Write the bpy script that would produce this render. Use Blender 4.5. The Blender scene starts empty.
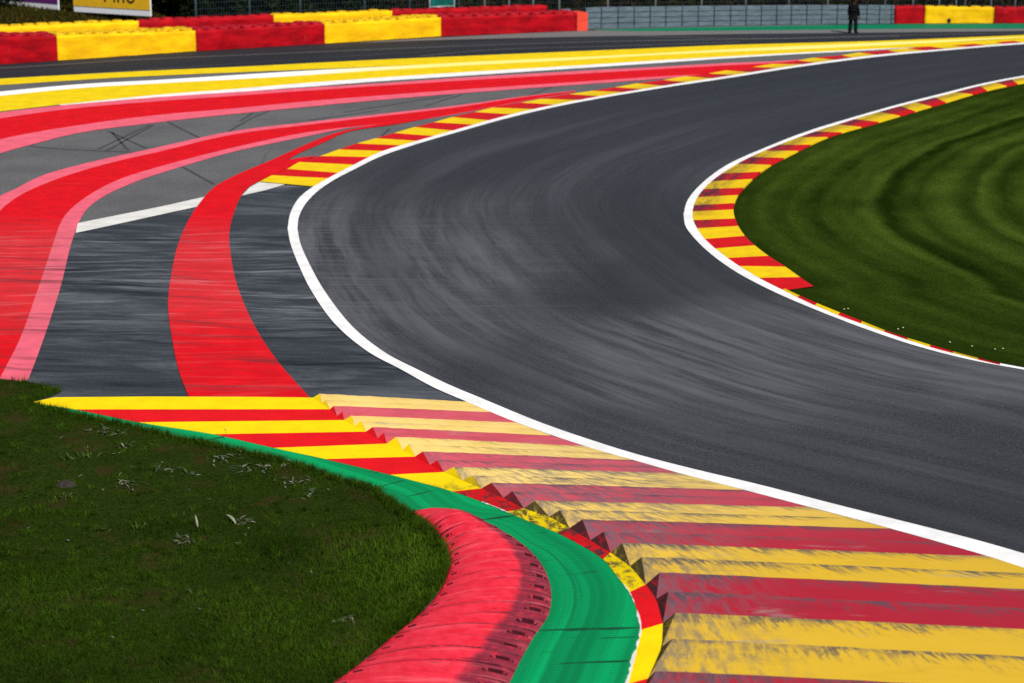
import bpy, bmesh, math, random
import numpy as np
from mathutils import Vector, noise as mnoise
from mathutils.geometry import tessellate_polygon

random.seed(7)
rng = np.random.default_rng(7)
S = bpy.context.scene
COL = S.collection

# ------------------------------------------------------------------ camera model
F, CX, CY, H = 2000.0, 512.0, 341.5, 10.0
PITCH = math.atan((CY + 167.0) / F)
SP, CP = math.sin(PITCH), math.cos(PITCH)

def ground(px, py, z=0.0):
    """Point of the horizontal plane at height z that is seen at a pixel of the photograph."""
    u, v = (px - CX) / F, (py - CY) / F
    t = (H - z) / (SP + CP * v)
    return Vector((u * t, (CP - SP * v) * t, z))

def project(p):
    dz = p[2] - H
    zc = p[1] * CP - dz * SP
    return CX + F * p[0] / zc, CY - F * (p[1] * SP + dz * CP) / zc

def height_at(p, py):
    """Height above ground point p whose top shows at pixel row py."""
    lo, hi = 0.0, 9.0
    for _ in range(40):
        m = (lo + hi) / 2
        if project((p[0], p[1], m))[1] > py: lo = m
        else: hi = m
    return lo

def smooth(pts, per=10):
    if len(pts) < 3:
        a, b = np.array(pts[0], float), np.array(pts[1], float)
        return [tuple(a + (b - a) * k / per) for k in range(per + 1)]
    P = [np.array(p, float) for p in pts]
    P = [2 * P[0] - P[1]] + P + [2 * P[-1] - P[-2]]
    out = []
    for i in range(1, len(P) - 2):
        p0, p1, p2, p3 = P[i - 1:i + 3]
        d = [max(1e-6, np.linalg.norm(b - a)) ** .5 for a, b in ((p0, p1), (p1, p2), (p2, p3))]
        m1 = (p2 - p1) + d[1] * ((p1 - p0) / d[0] - (p2 - p0) / (d[0] + d[1]))
        m2 = (p2 - p1) + d[1] * ((p3 - p2) / d[2] - (p3 - p1) / (d[1] + d[2]))
        for k in range(per):
            s = k / per
            out.append(tuple((2 * s**3 - 3 * s**2 + 1) * p1 + (s**3 - 2 * s**2 + s) * m1 + (-2 * s**3 + 3 * s**2) * p2 + (s**3 - s**2) * m2))
    out.append(tuple(P[-2]))
    return out

def yat(poly, x):
    xs = [p[0] for p in poly]; ys = [p[1] for p in poly]
    return float(np.interp(x, xs, ys))

def resample(W, n):
    """n+1 points evenly spaced along a world polyline."""
    A = np.array([tuple(w) for w in W], float)
    d = np.r_[0, np.cumsum(np.linalg.norm(np.diff(A, axis=0), axis=1))]
    s = np.linspace(0, d[-1], n + 1)
    return [Vector((np.interp(t, d, A[:, 0]), np.interp(t, d, A[:, 1]), np.interp(t, d, A[:, 2]))) for t in s], d[-1]

def curve(pts, n=80, z=0.0, per=12):
    return resample([ground(x, y, z) for x, y in smooth(pts, per)], n)[0]

# ------------------------------------------------------------------ object helpers
def mesh_obj(name, verts, faces, mats, parent=None, midx=None, uvs=None, smooth_shade=False):
    me = bpy.data.meshes.new(name)
    me.from_pydata([tuple(v) for v in verts], [], faces)
    for m in (mats if isinstance(mats, (list, tuple)) else [mats]): me.materials.append(m)
    if midx is not None: me.polygons.foreach_set('material_index', midx)
    if uvs is not None:
        lay = me.uv_layers.new(name='UVMap')
        vi = np.empty(len(me.loops), np.int32); me.loops.foreach_get('vertex_index', vi)
        lay.data.foreach_set('uv', np.array(uvs, np.float32)[vi].ravel())
    if smooth_shade: me.polygons.foreach_set('use_smooth', [True] * len(me.polygons))
    me.update()
    o = bpy.data.objects.new(name, me); COL.objects.link(o)
    if parent: o.parent = parent
    return o

def tag(o, label=None, cat=None, group=None, kind=None):
    if label: o['label'] = label
    if cat: o['category'] = cat
    if group: o['group'] = group
    if kind: o['kind'] = kind
    return o

def empty(name, loc, label, cat, group=None):
    o = bpy.data.objects.new(name, None); o.location = loc; o.empty_display_size = .2
    COL.objects.link(o)
    return tag(o, label, cat, group)

def under(o, root):
    """Parent o (built in world space) to root without moving it (roots are unrotated)."""
    o.parent = root
    o.location = o.location - root.location
    return o

def loft(name, A, B, mat, nu=1, extra=None, kind='structure', parent=None):
    """Sheet between two world polylines with the same number of points; UV in metres (across, along)."""
    n = len(A); verts, uvs, faces = [], [], []
    along = 0.0
    for i in range(n):
        if i: along += ((A[i] - A[i-1]).length + (B[i] - B[i-1]).length) / 2
        w = (B[i] - A[i]).length
        for j in range(nu + 1):
            t = j / nu
            p = A[i].lerp(B[i], t)
            if extra: p = extra(p, t, along)
            verts.append(p); uvs.append((w * t, along))
    for i in range(n - 1):
        for j in range(nu):
            a = i * (nu + 1) + j
            faces.append((a, a + nu + 1, a + nu + 2, a + 1))
    o = mesh_obj(name, verts, faces, mat, parent, uvs=uvs)
    fix_up(o)
    if kind: o['kind'] = kind
    return o

def fix_up(o):
    me = o.data
    bm = bmesh.new(); bm.from_mesh(me)
    for f in bm.faces:
        f.normal_update()
        if f.normal.z < -1e-4: f.normal_flip()
    bm.to_mesh(me); bm.free()

def polygon(name, pts, mat, z, kind='structure'):
    W = [ground(x, y, z) for x, y in pts]
    tris = tessellate_polygon([W])
    o = mesh_obj(name, W, [tuple(t) for t in tris], mat)
    fix_up(o)
    if kind: o['kind'] = kind
    return o

def line_strip(name, pts, width, mat, z, n=40):
    C = curve(pts, n, z)
    A, B = [], []
    for i, p in enumerate(C):
        d = (C[min(i+1, n)] - C[max(i-1, 0)]); d.z = 0; d.normalize()
        s = Vector((-d.y, d.x, 0)) * width / 2
        A.append(p + s); B.append(p - s)
    return loft(name, A, B, mat)

# ------------------------------------------------------------------ materials
class N:
    def __init__(s, name):
        s.m = bpy.data.materials.new(name); s.m.use_nodes = True
        s.t = s.m.node_tree; s.t.nodes.clear()
        s.out = s.t.nodes.new('ShaderNodeOutputMaterial')
        s.b = s.t.nodes.new('ShaderNodeBsdfPrincipled')
        s.t.links.new(s.b.outputs[0], s.out.inputs[0])
    def new(s, typ, **kw):
        n = s.t.nodes.new(typ)
        for k, v in kw.items(): setattr(n, k, v)
        return n
    def link(s, a, b): s.t.links.new(a, b)
    def val(s, sock, v):
        if isinstance(v, bpy.types.NodeSocket): s.link(v, sock)
        else: sock.default_value = v
    def math(s, op, a, b=0.0, c=None, clamp=False):
        n = s.new('ShaderNodeMath', operation=op, use_clamp=clamp)
        s.val(n.inputs[0], a); s.val(n.inputs[1], b)
        if c is not None: s.val(n.inputs[2], c)
        return n.outputs[0]
    def pos(s): return s.new('ShaderNodeNewGeometry').outputs['Position']
    def uv(s): return s.new('ShaderNodeUVMap').outputs[0]
    def sep(s, v):
        n = s.new('ShaderNodeSeparateXYZ'); s.link(v, n.inputs[0]); return n.outputs
    def comb(s, x, y, z=0.0):
        n = s.new('ShaderNodeCombineXYZ')
        for i, v in enumerate((x, y, z)): s.val(n.inputs[i], v)
        return n.outputs[0]
    def mapping(s, v, scale=(1,1,1), rot=(0,0,0), loc=(0,0,0)):
        n = s.new('ShaderNodeMapping'); s.link(v, n.inputs[0])
        n.inputs['Scale'].default_value = scale; n.inputs['Rotation'].default_value = rot; n.inputs['Location'].default_value = loc
        return n.outputs[0]
    def noise(s, v, scale=1.0, detail=4.0, rough=.55, dist=0.0):
        n = s.new('ShaderNodeTexNoise'); s.link(v, n.inputs['Vector'])
        n.inputs['Scale'].default_value = scale; n.inputs['Detail'].default_value = detail
        n.inputs['Roughness'].default_value = rough; n.inputs['Distortion'].default_value = dist
        return n.outputs['Fac']
    def ramp(s, f, a, b, lo=0.0, hi=1.0):
        n = s.new('ShaderNodeMapRange', interpolation_type='SMOOTHSTEP')
        s.link(f, n.inputs[0])
        n.inputs[1].default_value = a; n.inputs[2].default_value = b
        n.inputs[3].default_value = lo; n.inputs[4].default_value = hi
        return n.outputs[0]
    def mix(s, f, a, b):
        n = s.new('ShaderNodeMix', data_type='RGBA')
        s.val(n.inputs[0], f)
        for sock, v in ((n.inputs[6], a), (n.inputs[7], b)):
            if isinstance(v, bpy.types.NodeSocket): s.link(v, sock)
            else: sock.default_value = (*v, 1)
        return n.outputs[2]
    def bump(s, h, strength=.3, dist=.01):
        n = s.new('ShaderNodeBump'); s.link(h, n.inputs['Height'])
        n.inputs['Strength'].default_value = strength; n.inputs['Distance'].default_value = dist
        s.link(n.outputs[0], s.b.inputs['Normal'])
    def done(s, col, rough=.7, spec=.5):
        s.val(s.b.inputs['Base Color'], col if isinstance(col, bpy.types.NodeSocket) else (*col, 1))
        s.val(s.b.inputs['Roughness'], rough)
        s.b.inputs['Specular IOR Level'].default_value = spec
        return s.m

def streak_nodes(s):
    """Rubber (dark) and scrub (light) streak factors where cars run wide over the left run-off."""
    p = s.pos(); x, y, z = s.sep(p)
    wob = s.math('MULTIPLY', s.math('SUBTRACT', s.noise(s.comb(s.math('MULTIPLY', x, .16), s.math('MULTIPLY', y, .16)), 1, 2), .5), 1.8)
    y1 = s.math('ADD', y, wob)
    yy = s.math('ADD', y1, s.math('MULTIPLY', x, .16))
    v = s.comb(s.math('MULTIPLY', x, .16), s.math('MULTIPLY', yy, 1.9))
    n1 = s.noise(v, 1.0, 7, .68, .25)
    v2 = s.comb(s.math('MULTIPLY', x, .30), s.math('MULTIPLY', s.math('ADD', y1, s.math('MULTIPLY', x, -.05)), 3.2))
    n2 = s.noise(v2, 1.0, 7, .7, .25)
    left = s.ramp(x, -.5, -4.0)
    near = s.ramp(y, 54.8, 49.0)
    mask = s.math('MULTIPLY', near, s.ramp(x, 2.0, -3.0))
    patch = s.ramp(s.noise(s.comb(s.math('MULTIPLY', x, .25), s.math('MULTIPLY', yy, .35)), 1.0, 3), .3, .7)
    band = s.math('MULTIPLY', s.ramp(y, 38.5, 43.5), s.ramp(y, 53.5, 48.5))
    dark = s.math('MULTIPLY', s.ramp(n1, .50, .66), mask)
    light = s.math('MULTIPLY', s.ramp(n2, .50, .70), s.math('MULTIPLY', mask, s.math('ADD', s.math('MULTIPLY', band, .7), s.math('MULTIPLY', patch, .3))))
    return dark, light, band, mask

def mat_runoff():
    s = N('old_asphalt')
    p = s.pos()
    g = s.noise(p, 12, 5, .85)
    big = s.noise(p, .35, 4, .6)
    fine = s.noise(p, 90, 2, .6)
    base = s.mix(s.ramp(g, .25, .75), (.062, .062, .065), (.175, .175, .176))
    base = s.mix(s.ramp(big, .35, .7, 0, .45), base, (.060, .060, .064))
    crack = s.new('ShaderNodeTexVoronoi', feature='DISTANCE_TO_EDGE'); s.link(s.mapping(p, (.22, .22, .22)), crack.inputs['Vector'])
    crack.inputs['Scale'].default_value = 1.0
    base = s.mix(s.ramp(crack.outputs['Distance'], .006, .0, 0, .35), base, (.04, .04, .04))
    s.bump(g, .5, .006)
    return s.done(base, .85, .2)

def mat_dark_runoff():
    s = N('rubbered_asphalt')
    p = s.pos(); x, y, z = s.sep(p)
    dark, light, band, mask = streak_nodes(s)
    g = s.noise(p, 15, 5, .85)
    base = s.mix(s.ramp(g, .30, .70), (.017, .022, .028), (.042, .046, .055))
    v = s.comb(s.math('MULTIPLY', x, .3), s.math('MULTIPLY', s.math('ADD', y, s.math('MULTIPLY', x, .14)), .9))
    base = s.mix(s.ramp(s.noise(v, 1, 7, .7, .5), .44, .68, 0, .85), base, (.098, .104, .118))
    base = s.mix(s.math('MULTIPLY', dark, .92), base, (.008, .009, .012))
    base = s.mix(s.math('MULTIPLY', light, .75), base, (.24, .25, .275))
    s.bump(g, .45, .006)
    return s.done(base, .7, .25)

def mat_track():
    s = N('track_asphalt')
    uv = s.uv(); u, v, _ = s.sep(uv); p = s.pos(); px, py, pz = s.sep(p)
    g = s.noise(p, 16, 5, .85)
    speck = s.noise(p, 38, 3, .8)
    base = s.mix(s.ramp(g, .30, .70), (.0105, .0112, .0135), (.047, .049, .056))
    base = s.mix(s.ramp(speck, .55, .68, 0, .6), base, (.15, .15, .16))
    base = s.mix(s.ramp(speck, .44, .34, 0, .7), base, (.006, .006, .007))
    lanes = s.noise(s.comb(s.math('MULTIPLY', u, .8), s.math('MULTIPLY', v, .035)), 1, 5, .6, .3)
    base = s.mix(s.ramp(lanes, .42, .70, 0, .55), base, (.072, .075, .084))
    lanes2 = s.noise(s.comb(s.math('MULTIPLY', u, 3.6), s.math('MULTIPLY', v, .09), 3.0), 1, 5, .65, .2)
    base = s.mix(s.ramp(lanes2, .56, .78, 0, .32), base, (.115, .12, .133))
    base = s.mix(s.ramp(lanes2, .46, .28, 0, .4), base, (.012, .0125, .015))
    # scrub streaks where cars slide wide towards the edge line
    sv = s.comb(s.math('MULTIPLY', px, .22), s.math('MULTIPLY', s.math('ADD', py, s.math('MULTIPLY', px, .05)), 4.2))
    sm = s.math('MULTIPLY', s.ramp(px, 3.0, -4.0), s.math('MULTIPLY', s.ramp(py, 36.0, 43.0), s.ramp(py, 58.0, 50.0)))
    base = s.mix(s.math('MULTIPLY', s.ramp(s.noise(sv, 1, 7, .7, .2), .46, .68), s.math('MULTIPLY', sm, .38)), base, (.17, .175, .195))
    base = s.mix(s.ramp(py, 52.0, 85.0, 0, .62), base, (.0145, .0155, .020))
    wob = s.math('MULTIPLY', s.math('SUBTRACT', s.noise(p, .18, 3), .5), 5.0)
    xw, yw = s.math('ADD', px, wob), s.math('ADD', py, s.math('MULTIPLY', wob, 1.6))
    scrub = s.math('MULTIPLY', s.ramp(xw, 1.6, -1.5), s.math('MULTIPLY', s.ramp(yw, 36.5, 41.0), s.ramp(yw, 60.0, 50.0)))
    exit_ = s.math('MULTIPLY', s.ramp(xw, -1.0, 3.0), s.math('MULTIPLY', s.ramp(yw, 32.5, 36.0), s.ramp(yw, 44.0, 39.5)))
    fleck = s.ramp(s.noise(s.comb(s.math('MULTIPLY', u, 2.2), s.math('MULTIPLY', v, .16), 5.0), 1, 6, .7, .3), .34, .66)
    base = s.mix(s.math('MULTIPLY', s.math('MAXIMUM', scrub, exit_), s.math('MULTIPLY', fleck, .75)), base, (.116, .119, .131))
    rubberline = s.math('MULTIPLY', s.math('MULTIPLY', s.ramp(xw, 1.2, 3.0), s.ramp(xw, 7.5, 4.5)), s.math('MULTIPLY', s.ramp(yw, 41.0, 44.5), s.ramp(yw, 62.0, 52.0)))
    base = s.mix(s.math('MULTIPLY', rubberline, .5), base, (.013, .0135, .016))
    base = s.mix(s.ramp(yw, 33.0, 29.0, 0, .38), base, (.012, .012, .0135))
    mid = s.noise(s.comb(s.math('MULTIPLY', u, .22), s.math('MULTIPLY', v, .03), 8.0), 1, 3, .5)
    base = s.mix(s.ramp(mid, .5, .7, 0, .55), base, (.017, .018, .021))
    s.bump(g, .5, .007)
    return s.done(base, .68, .28)

def mat_service():
    s = N('service_asphalt')
    u, v, _ = s.sep(s.uv()); p = s.pos()
    g = s.noise(p, 20, 3, .7)
    base = s.mix(g, (.010, .0115, .016), (.022, .025, .031))
    n = s.noise(s.comb(s.math('MULTIPLY', u, 1.1), s.math('MULTIPLY', v, .02)), 1, 4, .7)
    base = s.mix(s.ramp(n, .55, .70, 0, .6), base, (.10, .10, .11))
    return s.done(base, .85, .2)

def mat_paint(name, col, wear=.5, rough=.75, streaks=False, spec=.08, dirt=(.06, .05, .05)):
    s = N(name); p = s.pos()
    n = s.noise(p, 1.6, 6, .65)
    n2 = s.noise(p, 22, 4, .7)
    lo = tuple(c * .80 for c in col)
    c = s.mix(s.ramp(n, .35, .7), lo, col)
    c = s.mix(s.ramp(n2, .60, .82, 0, .35 * wear), c, dirt)
    x, y, z = s.sep(p)
    st = s.noise(s.comb(s.math('MULTIPLY', x, .35), s.math('MULTIPLY', y, 5.0)), 1, 5, .65)
    c = s.mix(s.ramp(st, .55, .8, 0, .22 * wear), c, tuple(min(1, q * .75 + .25) for q in col))
    if streaks:
        dark, light, band, mask = streak_nodes(s)
        c = s.mix(s.math('MULTIPLY', band, .18), c, (.44, .10, .11))
        c = s.mix(s.math('MULTIPLY', dark, .62), c, (.07, .025, .03))
        c = s.mix(s.math('MULTIPLY', light, .42), c, (.66, .30, .31))
    s.bump(n2, .25, .004)
    return s.done(c, rough, spec)

def mat_tooth(name, fresh, faded):
    """Weathered paint on the ramp teeth: rubber along each crest with slanted ticks, grey scrub on the left ends."""
    s = N(name); u, v, _ = s.sep(s.uv()); p = s.pos(); x, y, z = s.sep(p)
    n = s.noise(p, 1.3, 5, .6)
    c = s.mix(s.ramp(n, .3, .7), faded, tuple((a * .3 + b * .7) for a, b in zip(fresh, faded)))
    c = s.mix(s.ramp(s.math('ADD', y, s.math('MULTIPLY', x, -.35)), 31.5, 24.5, 0, .92), c, fresh)
    lon = s.noise(s.comb(s.math('MULTIPLY', u, .9), s.math('MULTIPLY', v, 3.0), y), 1, 5, .65)
    c = s.mix(s.ramp(lon, .5, .78, 0, .35), c, tuple(q * .62 for q in fresh))
    # slanted ticks below the crest
    sk = s.math('ADD', u, s.math('MULTIPLY', v, -.30))
    tick = s.noise(s.comb(s.math('MULTIPLY', sk, 13.0), s.math('MULTIPLY', v, .8), s.math('MULTIPLY', y, 3.0)), 1, 3, .7)
    zone = s.ramp(s.noise(s.comb(s.math('MULTIPLY', u, 1.1), s.math('MULTIPLY', y, 1.7)), 1, 4, .65), .34, .60)
    crest = s.ramp(v, .70, .0)
    rub = s.math('MULTIPLY', s.ramp(s.math('ADD', tick, s.math('MULTIPLY', crest, .14)), .55, .68), s.math('MULTIPLY', zone, crest))
    wideband = s.math('MULTIPLY', s.ramp(x, -1.3, .4), s.math('MULTIPLY', s.ramp(x, 4.2, 1.8), s.ramp(y, 33.0, 30.2)))
    scr = s.noise(s.comb(s.math('MULTIPLY', sk, 9.0), s.math('MULTIPLY', v, 1.6), s.math('MULTIPLY', y, 2.0)), 1, 5, .7)
    scr = s.math('MULTIPLY', s.ramp(s.math('ADD', scr, s.math('MULTIPLY', lon, .35)), .55, .82), s.math('MULTIPLY', wideband, .8))
    ends = s.math('MULTIPLY', s.ramp(u, .50, .0), s.math('MULTIPLY', s.ramp(y, 32.5, 30.2), .8))
    ends = s.math('MULTIPLY', ends, s.ramp(s.noise(s.mapping(p, (9, 3, 3)), 1, 5, .7), .30, .62))
    crest_shade = s.math('MULTIPLY', s.ramp(v, .16, .0), s.ramp(s.noise(s.comb(s.math('MULTIPLY', u, 2.2), s.math('MULTIPLY', y, 2.0), 2.0), 1, 5, .7), .36, .62))  # broken dark line at each crest, shade painted in to bring out the relief
    c = s.mix(s.math('MULTIPLY', s.math('MULTIPLY', crest_shade, s.ramp(y, 33.5, 30.0, .2, 1.0)), .6), c, (.10, .085, .085))
    patch = s.math('MULTIPLY', s.ramp(s.noise(s.comb(s.math('MULTIPLY', u, .6), s.math('MULTIPLY', y, 2.3), 5.0), 1, 4, .6), .60, .72), .45)
    c = s.mix(patch, c, (.28, .27, .26))
    c = s.mix(s.math('MULTIPLY', s.math('MAXIMUM', scr, ends), .92), c, (.10, .098, .12))
    rub = s.math('MULTIPLY', rub, s.ramp(y, 33.5, 30.0, .25, 1.0))
    c = s.mix(s.math('MULTIPLY', rub, .85), c, (.055, .055, .07))
    s.bump(s.noise(p, 30, 4, .7), .3, .006)
    return s.done(c, .55, .3)

def mat_apron(name, col, face=False):
    """Fresh apron paint; rubber spatter lies beside the most used teeth, and rubber with painted shade darkens the end faces there."""
    s = N(name); p = s.pos(); x, y, z = s.sep(p)
    n = s.noise(p, 2.2, 5, .6)
    c = s.mix(s.ramp(n, .3, .7), tuple(q * .86 for q in col), col)
    spl = s.noise(s.mapping(p, (6, 4, 4), (0, 0, .5)), 1, 8, .78, .6)
    used = s.math('MULTIPLY', s.ramp(y, 30.6, 29.2), s.ramp(y, 24.6, 26.6))
    if face:
        c = s.mix(s.math('MULTIPLY', s.ramp(spl, .24, .50), s.math('MULTIPLY', s.ramp(y, 31.2, 28.8), .94)), c, (.022, .018, .02))  # nearer end faces go dark: rubber plus shade put into the colour
    else:
        c = s.mix(s.math('MULTIPLY', s.ramp(spl, .47, .58), used), c, (.03, .026, .028))
        c = s.mix(s.math('MULTIPLY', s.ramp(n, .3, .6), s.math('MULTIPLY', used, .45)), c, tuple(q * .35 for q in col))
    c = s.mix(s.ramp(s.noise(p, 14, 4, .7), .66, .8, 0, .3), c, tuple(q * .5 for q in col))
    s.bump(s.noise(p, 30, 3, .7), .2, .004)
    return s.done(c, .7, .1)

def mat_green():
    s = N('green_paint'); u, v, _ = s.sep(s.uv()); p = s.pos()
    rib = s.new('ShaderNodeTexWave', wave_type='BANDS', bands_direction='Y'); s.link(s.uv(), rib.inputs['Vector'])
    rib.inputs['Scale'].default_value = 5.0; rib.inputs['Distortion'].default_value = .8; rib.inputs['Detail'].default_value = 2
    bands = s.noise(s.comb(s.math('MULTIPLY', u, 2.6), s.math('MULTIPLY', v, .04)), 1, 3, .6)
    c = s.mix(s.ramp(bands, .35, .68), (.0, .19, .058), (.0, .40, .118))
    c = s.mix(s.ramp(rib.outputs['Fac'], .75, .2, 0, .38), c, (.0, .11, .05))
    n = s.noise(p, 8, 5, .7)
    c = s.mix(s.ramp(n, .62, .8, 0, .4), c, (.03, .06, .04))
    crk = s.noise(s.comb(s.math('MULTIPLY', u, .5), s.math('MULTIPLY', v, 5.0), 9.0), 1, 3, .6)
    c = s.mix(s.ramp(crk, .62, .67, 0, .85), c, (.004, .035, .018))
    lip = s.noise(s.comb(s.math('MULTIPLY', u, 7.0), s.math('MULTIPLY', v, .12), 4.0), 1, 4, .65)
    c = s.mix(s.ramp(lip, .58, .70, 0, .6), c, (.002, .10, .045))
    s.bump(rib.outputs['Fac'], .5, .012)
    return s.done(c, .7, .1)

def mat_hump():
    s = N('rubbed_red_paint'); u, v, _ = s.sep(s.uv()); p = s.pos()
    n = s.noise(p, 5, 6, .65)
    c = s.mix(s.ramp(n, .3, .7), (.60, .012, .028), (.74, .03, .058))
    lon = s.noise(s.comb(s.math('MULTIPLY', u, 3.0), s.math('MULTIPLY', v, 2.2)), 1, 5, .7)
    c = s.mix(s.ramp(lon, .58, .8, 0, .4), c, (.78, .12, .15))
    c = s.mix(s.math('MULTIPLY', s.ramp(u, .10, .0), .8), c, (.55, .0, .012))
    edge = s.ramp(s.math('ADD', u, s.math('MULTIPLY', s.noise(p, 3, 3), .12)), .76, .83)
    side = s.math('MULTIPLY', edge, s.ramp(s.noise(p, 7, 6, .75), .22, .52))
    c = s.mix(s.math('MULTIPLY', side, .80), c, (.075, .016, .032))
    c = s.mix(s.ramp(s.noise(p, 26, 4, .7), .63, .76, 0, .6), c, (.06, .01, .015))
    jo = s.math('ABSOLUTE', s.math('SUBTRACT', s.math('FRACT', s.math('DIVIDE', s.math('ADD', v, s.math('MULTIPLY', s.noise(p, 4, 3), .03)), .40)), .06))
    c = s.mix(s.math('MULTIPLY', s.ramp(jo, .10, .04), s.ramp(s.noise(s.mapping(p, (5, 3, 3)), 1, 5, .75), .34, .50)), c, (.045, .004, .010))
    crk = s.noise(s.comb(s.math('MULTIPLY', u, 2.2), s.math('MULTIPLY', v, 7.0), 3.0), 1, 4, .6, .3)
    c = s.mix(s.ramp(crk, .63, .68, 0, .7), c, (.09, .006, .014))
    c = s.mix(s.ramp(s.noise(s.comb(s.math('MULTIPLY', u, 1.2), s.math('MULTIPLY', v, 9.0), 6.0), 1, 4, .7), .50, .72, 0, .5), c, (.80, .16, .19))
    s.bump(n, .35, .01)
    return s.done(c, .65, .18)

def mat_turf_base():
    s = N('mossy_soil'); p = s.pos()
    n = s.noise(p, .9, 6, .65); f = s.noise(p, 18, 5, .7)
    c = s.mix(s.ramp(f, .3, .7), (.008, .015, .002), (.026, .046, .006))
    c = s.mix(s.ramp(n, .50, .68, 0, .9), c, (.040, .026, .011))
    s.bump(f, .8, .03)
    return s.done(c, 1.0, 0.0)

def mat_lawn():
    """Mown infield: cutting passes follow the kerb."""
    s = N('mown_turf'); u, v, _ = s.sep(s.uv()); p = s.pos()
    at = s.new('ShaderNodeAttribute', attribute_name='shade')
    f = s.noise(s.comb(s.math('MULTIPLY', u, 3), s.math('MULTIPLY', v, .5)), 1, 5, .75)
    c = s.mix(at.outputs['Fac'], (.005, .014, .001), (.062, .100, .012))
    c = s.mix(s.ramp(f, .5, .8, 0, .45), c, (.06, .09, .012))
    g = s.noise(p, 9, 5, .8)
    c = s.mix(s.ramp(g, .55, .3, 0, .5), c, (.005, .012, .001))
    s.bump(g, .9, .05)
    return s.done(c, 1.0, 0.0)

def mat_leafy(name, tint_a, tint_b, rough=.7, trans=.25):
    s = N(name)
    a = s.new('ShaderNodeAttribute', attribute_name='shade')
    c = s.mix(a.outputs['Fac'], tint_a, tint_b)
    s.done(c, rough, .04)
    tr = s.new('ShaderNodeBsdfTranslucent'); s.link(c, tr.inputs[0])
    mx = s.new('ShaderNodeMixShader'); mx.inputs[0].default_value = trans
    s.link(s.b.outputs[0], mx.inputs[1]); s.link(tr.outputs[0], mx.inputs[2]); s.link(mx.outputs[0], s.out.inputs[0])
    return s.m

def mat_belt(name, col, dark):
    s = N(name); p = s.pos(); x, y, z = s.sep(p)
    n = s.noise(s.mapping(p, (.8, .8, 2.2)), 1.2, 5, .65)
    c = s.mix(s.ramp(n, .32, .70), dark, col)
    f = s.noise(p, 9, 4, .7)
    c = s.mix(s.ramp(f, .60, .8, 0, .45), c, tuple(q * .35 for q in dark))
    c = s.mix(s.ramp(s.noise(s.mapping(p, (2, 2, .5)), 1.5, 4, .6), .62, .8, 0, .25), c, tuple(min(1, q + .15) for q in col))
    s.bump(n, .5, .04)
    return s.done(c, .7, .1)

def mat_plain(name, col, rough=.6, var=.25, scale=6.0, metal=0.0, spec=.15):
    s = N(name); p = s.pos()
    n = s.noise(p, scale, 4, .6)
    c = s.mix(s.ramp(n, .3, .7), tuple(q * (1 - var) for q in col), col)
    s.b.inputs['Metallic'].default_value = metal
    return s.done(c, rough, spec)

def mat_wall():
    s = N('grey_panel'); p = s.pos()
    n = s.noise(s.mapping(p, (1.2, 1.2, 6)), 1.6, 5, .7)
    c = s.mix(s.ramp(n, .3, .72), (.055, .088, .112), (.125, .17, .205))
    c = s.mix(s.ramp(s.noise(p, 5, 4, .7), .58, .75, 0, .35), c, (.06, .075, .085))
    return s.done(c, .6, .4)

def mat_rubbered(name, col, y0, y1, rub):
    s = N(name); u, v, _ = s.sep(s.uv()); p = s.pos(); x, y, z = s.sep(p)
    n = s.noise(p, 2.0, 5, .65)
    c = s.mix(s.ramp(n, .3, .7), tuple(q * .8 for q in col), col)
    c = s.mix(s.ramp(s.noise(p, 20, 4, .7), .62, .8, 0, .3), c, (.05, .03, .03))
    f = s.math('MULTIPLY', s.ramp(y, y0, y1), s.ramp(s.math('ADD', u, s.math('MULTIPLY', s.math('SUBTRACT', n, .5), .9)), .15, .75))
    st = s.ramp(s.noise(s.comb(s.math('MULTIPLY', u, 5), s.math('MULTIPLY', v, 1.2)), 1, 5, .7), .28, .6)
    c = s.mix(s.math('MULTIPLY', f, s.math('MULTIPLY', st, rub)), c, (.045, .022, .035))
    return s.done(c, .75, .1)

def mat_fading():
    s = N('fading_white_paint'); p = s.pos(); x, y, z = s.sep(p)
    c = s.mix(s.ramp(s.math('ADD', x, s.math('MULTIPLY', s.noise(p, .5, 4), 3)), -9.5, -1.0), (.88, .88, .86), (.88, .78, .22))
    c = s.mix(s.ramp(s.noise(p, 12, 4, .7), .62, .8, 0, .2), c, (.2, .18, .12))
    return s.done(c, .75, .08)

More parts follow.
